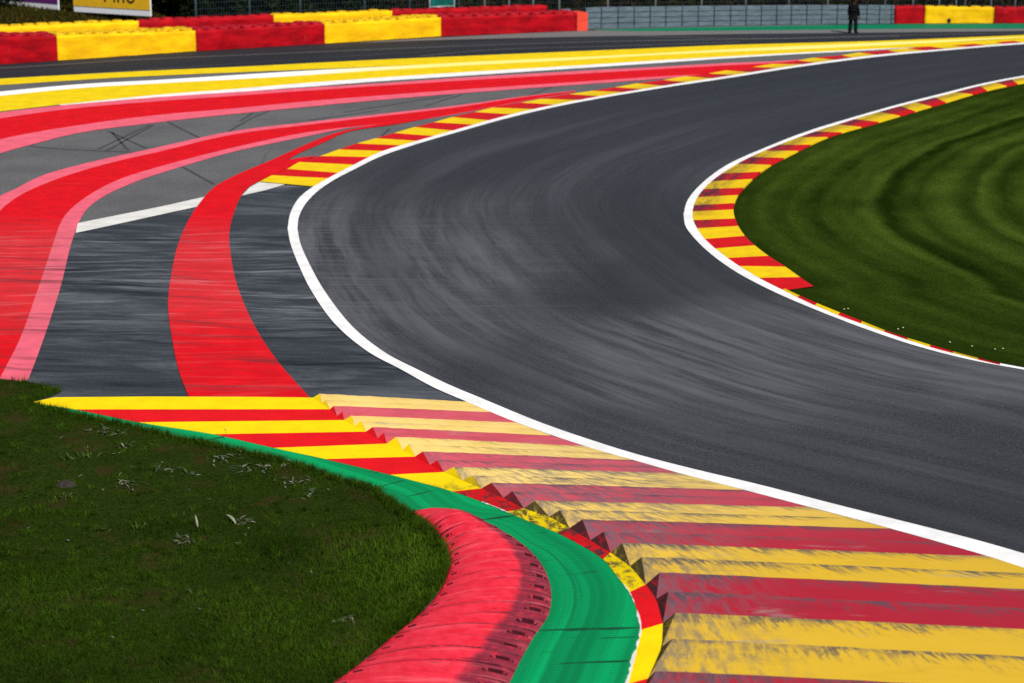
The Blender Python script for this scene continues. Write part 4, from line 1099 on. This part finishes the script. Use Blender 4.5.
# ------------------------------------------------------------------ grey panelled wall
WB = [(560, 30.2), (600, 28.9), (720, 26.2), (800, 25), (894, 24)]
WT = [(560, 9.2), (600, 7.2), (660, 6.5), (720, 5.9), (800, 5.2), (894, 5.2)]
seams = [562, 576.5] + [569 + 0 for _ in ()] + [585.5, 601.3, 618, 634, 650, 665.7, 682, 698, 714, 730.2, 745.8, 761, 776.3, 791, 806.4, 821.3, 836.9, 852, 866.5, 879, 891, 894.2]
seams = sorted(set(seams))
wr = empty('barrier_wall', ground(730, 26), 'long blue-grey panelled barrier wall behind the green verge strip', 'wall')
for a, b in zip(seams[:-1], seams[1:]):
    P0, P1 = ground(a, yat(WB, a)), ground(b, yat(WB, b))
    if a < 585: P0.y += .5; P1.y += .5
    hA, hB = height_at(P0, yat(WT, a)), height_at(P1, yat(WT, b))
    bm = bmesh.new(); dd = (P1 - P0).normalized(); nn = Vector((-dd.y, dd.x, 0)); g = .02
    for row in range(4):
        for (z0, z1, off) in ((row / 4 + .012, (row + 1) / 4 - .012, 0.0),):
            q = []
            jit = random.uniform(-.012, .012)
            for z_ in (z0, z1):
                for (pp, hh, sgn) in ((P0, hA, 1), (P1, hB, -1)):
                    for dpt in (0.0, .35):
                        w = pp + dd * g * sgn + nn * (dpt + (jit if dpt == 0 else 0)); q.append(bm.verts.new((w.x, w.y, z_ * hh)))
            for fc in ((0, 2, 6, 4), (1, 5, 7, 3), (0, 4, 5, 1), (2, 3, 7, 6), (4, 6, 7, 5), (0, 1, 3, 2)): bm.faces.new([q[i] for i in fc])
    bmesh.ops.recalc_face_normals(bm, faces=bm.faces)
    bmesh.ops.bevel(bm, geom=bm.edges[:], offset=.012, segments=1, affect='EDGES')
    me = bpy.data.meshes.new('wall_panel'); bm.to_mesh(me); bm.free(); me.materials.append(M['wall'])
    o = bpy.data.objects.new('wall_panel', me); COL.objects.link(o); under(o, wr)
# dark backing that the seams open onto
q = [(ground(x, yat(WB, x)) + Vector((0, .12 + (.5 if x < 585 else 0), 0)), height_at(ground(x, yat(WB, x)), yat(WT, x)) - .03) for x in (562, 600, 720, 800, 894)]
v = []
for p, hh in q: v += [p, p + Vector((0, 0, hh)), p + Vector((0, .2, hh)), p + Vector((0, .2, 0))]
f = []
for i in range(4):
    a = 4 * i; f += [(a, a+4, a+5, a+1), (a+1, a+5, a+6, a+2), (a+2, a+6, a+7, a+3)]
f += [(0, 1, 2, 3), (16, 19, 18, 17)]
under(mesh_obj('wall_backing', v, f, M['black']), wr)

# ------------------------------------------------------------------ catch fence behind
FB = [(120, 44), (250, 36.5), (365, 30.5), (460, 26), (550, 25), (600, 26), (720, 24), (800, 23), (900, 21.5), (1100, 20.5)]
fr = empty('catch_fence', ground(730, 23.5), 'tall wire catch fence on slim steel posts behind the barriers', 'fence')
fp = [197, 250.5, 301, 365, 410, 459, 484.5, 509, 533, 559, 607.5, 655, 701, 745, 788, 827, 884, 912, 938, 955, 964, 990, 1014, 1052, 1090]
def tube(name, a, b, r, mat, parent=None, seg=8):
    d = (b - a); L = d.length; q = d.to_track_quat('Z', 'Y')
    bm = bmesh.new(); bmesh.ops.create_cone(bm, segments=seg, radius1=r, radius2=r, depth=L, cap_ends=True)
    me = bpy.data.meshes.new(name); bm.to_mesh(me); bm.free(); me.materials.append(mat)
    for p in me.polygons: p.use_smooth = True
    o = bpy.data.objects.new(name, me); COL.objects.link(o); o.rotation_mode = 'QUATERNION'; o.rotation_quaternion = q
    o.location = (a + b) / 2
    if parent: under(o, parent)
    return o
for x in fp:
    b = ground(x, yat(FB, x))
    tube('post', b, b + Vector((0, 0, 4.2)), .045 if x > 450 else .04, M['steel'] if x > 470 else M['dull_steel'], fr)
bm = bmesh.new()
pts = [ground(x, yat(FB, x)) for x in range(196, 1092, 8)]
for z_ in np.arange(.3, 4.2, .3):
    for a, b in zip(pts[:-1], pts[1:]):
        q = [bm.verts.new((p.x, p.y - .05, z_ + dz)) for p, dz in ((a, 0), (b, 0), (b, .006), (a, .006))]; bm.faces.new(q)
for a, b in zip(pts[:-1], pts[1:]):
    for t in (0, .33, .66):
        p = a.lerp(b, t); q = [bm.verts.new((p.x + s, p.y - .053, zz)) for s, zz in ((0, .1), (.006, .1), (.006, 4.2), (0, 4.2))]; bm.faces.new(q)
me = bpy.data.meshes.new('wire_mesh'); bm.to_mesh(me); bm.free(); me.materials.append(M['dull_steel'])
o = bpy.data.objects.new('wire_mesh', me); COL.objects.link(o); under(o, fr)

# teal sheet tied behind the rear barrier
a, b = ground(430, 31.8) , ground(454.5, 30.6)
ts = empty('windbreak_sheet', a, 'small teal windbreak sheet with pale frame behind the red rear barrier', 'windbreak')
hA = height_at(a, 7.6); zt = 2.6
v = [];
for side in (0, .03):
    for z_ in (hA + .06, zt):
        for t in np.linspace(.04, .96, 9):
            p = (b - a) * t; v.append((p.x, p.y + side + .02 * math.sin(t * 17), z_))
f = [(i, i+1, i+10, i+9) for i in range(8)] + [(18+i, 27+i, 28+i, 19+i) for i in range(8)] + [(i, 18+i, 19+i, i+1) for i in range(8)] + [(9+i, 10+i, 28+i, 27+i) for i in range(8)]
mesh_obj('sheet', v, f, M['teal'], ts)
for s0, s1 in ((Vector((0, 0, 0)), Vector((0, 0, zt))), (b - a, (b - a) + Vector((0, 0, zt))), (Vector((0, 0, hA + .03)), (b - a) + Vector((0, 0, hA + .03))), (Vector((0, 0, zt)), (b - a) + Vector((0, 0, zt)))):
    o = tube('frame_bar', a + s0, a + s1, .03, M['steel'], ts)

# ------------------------------------------------------------------ hoardings
def hoarding(c0, c1, z0, face, label, text=None, xr0=None):
    a, b = ground(*c0, z0), ground(*c1, z0)
    d = b - a; L = d.length; d.normalize(); nb = Vector((-d.y, d.x, 0)); nb = nb if nb.y > 0 else -nb
    r = empty('hoarding', a + Vector((0, 0, -z0)), label, 'hoarding')
    def slab(name, z_0, z_1, y0, y1, mat):
        v = [d * x + nb * y + Vector((0, 0, z)) for z in (z_0, z_1) for x, y in ((0, y0), (L, y0), (L, y1), (0, y1))]
        return mesh_obj(name, v, [(0, 1, 5, 4), (1, 2, 6, 5), (2, 3, 7, 6), (3, 0, 4, 7), (4, 5, 6, 7), (3, 2, 1, 0)], mat, r)
    ws = .30
    slab('panel', z0, z0 + 2.7, .0, .08, M['board_white'])
    slab('printed_face', z0 + ws, z0 + 2.68, -.02, -.004, face)
    for t in (.12, .88):
        tube('leg', r.location + d * (L * t) + nb * .14 + Vector((0, 0, -.3)), r.location + d * (L * t) + nb * .14 + Vector((0, 0, z0 + 2.5)), .05, M['dull_steel'], r)
    if text:
        cu = bpy.data.curves.new('lettering', 'FONT'); cu.body = text; cu.size = 1.25; cu.extrude = .004; cu.align_x = 'CENTER'; tmp = bpy.data.objects.new('lettering_curve', cu); me = bpy.data.meshes.new_from_object(tmp); me.name = 'lettering'; bpy.data.objects.remove(tmp)
        me.materials.clear(); me.materials.append(M['ink'])
        o = bpy.data.objects.new('lettering', me); COL.objects.link(o); o.parent = r
        o.rotation_euler = (math.pi / 2, 0, math.atan2(d.y, d.x))
        o.location = d * (L * .61) - nb * .028 + Vector((0, 0, z0 + ws + .30))
    return r
hoarding((74, 11.6), (150.6, 16.4), 1.15, M['board_yellow'], 'yellow hoarding with a white lower strip and dark lettering above the rear barrier', 'Pino')
hoarding((-40, 2), (58.3, 9.9), 1.15, M['board_purple'], 'purple hoarding with a white lower strip, cut off by the top left corner')

# ------------------------------------------------------------------ bank and vegetation behind
back = [(-300, 84), (-120, 71), (0, 62), (120, 54), (250, 46), (365, 38.4), (460, 32.6), (550, 27.4), (600, 26), (720, 23.4), (800, 22.4), (900, 21), (1100, 20), (1500, 20)]
A0 = curve(back, 90, -.02)
v, f = [], []
prof = [(0, 0.0), (3, .25), (5.5, .75), (8, 1.05), (14, 1.3), (30, 3.0), (60, 7.0)]
for i, p in enumerate(A0):
    dd = (A0[min(i+1, 90)] - A0[max(i-1, 0)]); nn = Vector((-dd.y, dd.x, 0)).normalized(); nn = nn if nn.y > 0 else -nn
    lift = 1.0 if p.x < -5 else max(.15, 1 - (p.x + 5) / 14)
    for w, z_ in prof:
        q = p + nn * (w + 1.6) * Vector((1, 1, 0)).length / 1.414; v.append((q.x, q.y, -.02 + z_ * lift + .1 * mnoise.noise(Vector((q.x * .5, q.y * .5, 0))) * min(1, w)))
k = len(prof)
for i in range(90):
    for j in range(k - 1):
        a = i * k + j; f.append((a, a + k, a + k + 1, a + 1))
bank = mesh_obj('bank_terrain', v, f, M['bank']); fix_up(bank); tag(bank, kind='structure')
VB = np.array(v).reshape(91, k, 3)

def foliage(name, n, rows_, i0, i1, zr, mat, size, seed, extra_shade=0.0):
    ii = rng.integers(i0, i1, n); u = rng.uniform(0, 1, n)
    w = rng.uniform(rows_[0], rows_[1], n)
    j0 = np.floor(w).astype(int); fr_ = (w - j0)[:, None]
    B = (VB[ii, j0] * (1 - u[:, None]) + VB[ii + 1, j0] * u[:, None]) * (1 - fr_) + (VB[ii, j0 + 1] * (1 - u[:, None]) + VB[ii + 1, j0 + 1] * u[:, None]) * fr_
    topn = vnoise(B[:, 0], B[:, 1], .45, seed)
    hz = rng.uniform(0, 1, n) * zr * (.55 + .6 * topn)
    clump = vnoise(B[:, 0] + hz * .7, B[:, 1] * .6 + hz, 1.6, seed + 1)
    k_ = clump > .32; B, hz, clump = B[k_], hz[k_], clump[k_]; m = len(B)
    c = B + np.stack([np.zeros(m), np.zeros(m), hz], 1)
    a1 = rng.normal(size=(m, 3)); a1 /= np.linalg.norm(a1, axis=1)[:, None]
    a2 = np.cross(a1, rng.normal(size=(m, 3))); a2 /= np.linalg.norm(a2, axis=1)[:, None]
    s_ = (size * rng.uniform(.5, 1.4, m))[:, None]
    V = np.stack([c - a1 * s_, c + a2 * s_ * .5, c + a1 * s_, c - a2 * s_ * .5], 1).reshape(-1, 3)
    me = bpy.data.meshes.new(name)
    me.vertices.add(len(V)); me.vertices.foreach_set('co', V.astype(np.float32).ravel())
    me.loops.add(4 * m); me.loops.foreach_set('vertex_index', np.arange(4 * m, dtype=np.int32))
    me.polygons.add(m); me.polygons.foreach_set('loop_start', np.arange(m, dtype=np.int32) * 4); me.polygons.foreach_set('loop_total', np.full(m, 4, np.int32))
    sh = np.clip((clump - .3) * 1.1 * rng.uniform(.2, 1.2, m) + extra_shade, 0, 1)
    at_ = me.attributes.new('shade', 'FLOAT', 'POINT'); at_.data.foreach_set('value', np.repeat(sh, 4).astype(np.float32))
    me.materials.append(mat); me.update(); me.validate()
    o = bpy.data.objects.new(name, me); COL.objects.link(o); return tag(o, kind='stuff')
def idx_at(px): return int(np.argmin([abs(project(tuple(VB[i, 0]))[0] - px) for i in range(91)]))
foliage('hedge', 34000, (3.5, 4.6), 0, idx_at(192), 5.5, M['hedge'], .16, 1)
foliage('hedge', 60000, (1.4, 4.4), idx_at(215), idx_at(425), 5.5, M['hedge'], .16, 1)
foliage('undergrowth', 60000, (1.3, 4.4), idx_at(415), 90, 4.5, M['twig'], .15, 2)
# rough grass on the bank under the hoardings
n = 60000
ii = rng.integers(0, idx_at(230), n); w = rng.uniform(0, 3.9, n); j0 = w.astype(int); fr_ = (w - j0)[:, None]; u = rng.uniform(0, 1, n)[:, None]
B = (VB[ii, j0] * (1-u) + VB[ii+1, j0] * u) * (1-fr_) + (VB[ii, j0+1] * (1-u) + VB[ii+1, j0+1] * u) * fr_
sh = np.where(rng.uniform(0, 1, n) < .025, 1.0, .22 * rng.uniform(0, 1, n))
M['bank_blade'] = mat_leafy('bank_blade', (.006, .011, .003), (.30, .19, .03))
blades('bank_grass', B[:, 0], B[:, 1], B[:, 2], rng.uniform(.08, .25, n), rng.uniform(.03, .07, n), M['bank_blade'], sh, lean=.5, segs=1)

# ------------------------------------------------------------------ person on the service road
def skinned(name, nodes, edges, mat, parent, sub=2):
    me = bpy.data.meshes.new(name); me.from_pydata([n_[0] for n_ in nodes], edges, [])
    o = bpy.data.objects.new(name, me); COL.objects.link(o)
    md = o.modifiers.new('skin', 'SKIN'); md.use_smooth_shade = True
    for i, n_ in enumerate(nodes):
        sv = me.skin_vertices[0].data[i]; sv.radius = n_[1]; sv.use_root = (i == 0)
    ss = o.modifiers.new('sub', 'SUBSURF'); ss.levels = ss.render_levels = sub
    me.materials.append(mat)
    if parent: o.parent = parent
    return o
pp = ground(852.5, 33.6)
per = empty('person', pp + Vector((0, 0, .03)), 'person in dark jacket and trousers standing on the service road before the grey wall', 'person')
# body faces left of the camera, weight on the right foot
nd = [((0, 0, .96), (.15, .12)), ((0, .0, 1.12), (.14, .11)), ((-.01, 0, 1.30), (.17, .12)), ((-.01, 0, 1.44), (.13, .10)), ((-.02, 0, 1.52), (.055, .055)), ((-.03, -.02, 1.60), (.07, .085)), ((-.035, -.025, 1.70), (.085, .10)), ((-.035, -.02, 1.78), (.05, .06)),
      ((.20, .01, 1.42), (.06, .06)), ((.25, .03, 1.14), (.045, .045)), ((.23, -.03, .90), (.034, .034)), ((.23, -.05, .82), (.035, .022)),
      ((-.21, .01, 1.42), (.06, .06)), ((-.28, .03, 1.15), (.045, .045)), ((-.31, -.03, .91), (.034, .034)), ((-.315, -.05, .83), (.035, .022)),
      ((.10, 0, .88), (.10, .10)), ((.13, -.02, .50), (.068, .068)), ((.15, .02, .10), (.045, .045)), ((.18, -.10, .03), (.045, .03)),
      ((-.10, 0, .88), (.10, .10)), ((-.15, -.02, .50), (.068, .068)), ((-.16, .02, .10), (.045, .045)), ((-.20, -.10, .03), (.045, .03))]
ed = [(0,1),(1,2),(2,3),(3,4),(4,5),(5,6),(6,7),(3,8),(8,9),(9,10),(10,11),(3,12),(12,13),(13,14),(14,15),(0,16),(16,17),(17,18),(18,19),(0,20),(20,21),(21,22),(22,23)]
for hnd, (hx, hy, hz) in ((11, (.23, -.05, .82)), (15, (-.315, -.05, .83))):
    for q, (ox, ll) in enumerate(((-.03, .075), (-.01, .085), (.01, .08), (.028, .062))):
        i = len(nd); nd.append(((hx + ox, hy - .005, hz - .045), (.010, .010))); nd.append(((hx + ox * 1.1, hy - .02, hz - .045 - ll * .5), (.009, .009))); nd.append(((hx + ox, hy - .01, hz - .04 - ll), (.008, .008)))
        ed += [(hnd, i), (i, i+1), (i+1, i+2)]
    i = len(nd); nd.append(((hx - .045, hy - .02, hz - .01), (.011, .011))); nd.append(((hx - .055, hy - .035, hz - .05), (.010, .010))); ed += [(hnd, i), (i, i+1)]
skinned('body', nd, ed, M['skin'], per)
jk = [((0, 0, .93), (.245, .18)), ((0, 0, 1.12), (.22, .165)), ((-.01, 0, 1.30), (.235, .165)), ((-.01, 0, 1.45), (.15, .12)), ((-.02, 0, 1.52), (.08, .08)),
      ((.20, .01, 1.42), (.085, .085)), ((.25, .03, 1.14), (.07, .07)), ((.232, -.03, .85), (.06, .06)), ((-.21, .01, 1.42), (.085, .085)), ((-.28, .03, 1.15), (.075, .075)), ((-.312, -.03, .86), (.065, .065)), ((0, 0, .74), (.235, .17))]
skinned('jacket', jk, [(0,1),(1,2),(2,3),(3,4),(3,5),(5,6),(6,7),(3,8),(8,9),(9,10),(0,11)], M['cloth'], per)
tr = [((0, 0, .94), (.155, .125)), ((.10, 0, .86), (.115, .115)), ((.13, -.02, .50), (.108, .105)), ((.15, .02, .03), (.105, .105)), ((-.10, 0, .86), (.125, .12)), ((-.15, -.02, .50), (.108, .105)), ((-.16, .02, .03), (.105, .105))]
skinned('trousers', tr, [(0,1),(1,2),(2,3),(0,4),(4,5),(5,6)], M['trouser'], per)
for sx, tx in ((.15, .19), (-.16, -.21)):
    skinned('shoe', [((sx, .05, .035), (.075, .055)), ((sx + (tx - sx) * .5, -.08, .04), (.075, .05)), ((tx, -.19, .03), (.06, .04))], [(0, 1), (1, 2)], M['shoe'], per)
skinned('hair', [((-.03, .03, 1.60), (.10, .085)), ((-.035, .02, 1.72), (.115, .11)), ((-.035, -.01, 1.80), (.085, .09))], [(0, 1), (1, 2)], M['hair'], per)
hb = []
for nm, loc, rad, mt in (('nose', (-.045, -.135, 1.675), .016, 'skin'), ('eye', (-.07, -.115, 1.70), .011, 'black'), ('eye', (-.01, -.115, 1.70), .011, 'black'), ('mouth', (-.04, -.118, 1.635), .016, 'hair'), ('ear', (-.125, -.01, 1.685), .025, 'skin'), ('ear', (.055, -.01, 1.685), .025, 'skin')):
    o = blob(nm, loc, rad, M[mt], .7, 1); o.parent = per

per.rotation_euler.z = math.radians(152)      # seen from behind, turned a little to the left

# ------------------------------------------------------------------ light, sky, camera
SUN_EL, SUN_AZ = math.radians(46), math.radians(150)      # azimuth clockwise from +Y (towards +X): behind and right of the camera
sd = Vector((math.sin(SUN_AZ) * math.cos(SUN_EL), math.cos(SUN_AZ) * math.cos(SUN_EL), math.sin(SUN_EL)))
L_ = bpy.data.lights.new('sun', 'SUN'); L_.energy = 4.0; L_.angle = math.radians(.5); L_.color = (1, .955, .89)
so = bpy.data.objects.new('sun', L_); COL.objects.link(so); so.rotation_mode = 'QUATERNION'; so.rotation_quaternion = sd.to_track_quat('Z', 'Y')
so.location = sd * 60
w = bpy.data.worlds.new('World'); S.world = w; w.use_nodes = True
nt = w.node_tree; bg = nt.nodes['Background']
sky = nt.nodes.new('ShaderNodeTexSky'); sky.sky_type = 'NISHITA'; sky.sun_disc = False; sky.sun_elevation = SUN_EL; sky.sun_rotation = SUN_AZ
nt.links.new(sky.outputs[0], bg.inputs[0]); bg.inputs[1].default_value = .05
cam = bpy.data.cameras.new('camera'); co = bpy.data.objects.new('camera', cam); COL.objects.link(co)
cam.sensor_width = 36; cam.lens = F / 1024 * 36; cam.clip_end = 3000
co.location = (0, 0, H); co.rotation_euler = (math.pi / 2 - PITCH, 0, 0)
cam.dof.use_dof = True; cam.dof.focus_distance = 37; cam.dof.aperture_fstop = 1.2
S.camera = co
S.cycles.use_denoising = False
S.view_settings.view_transform = 'Standard'; S.view_settings.look = 'None'; S.view_settings.exposure = .35; S.view_settings.gamma = 1
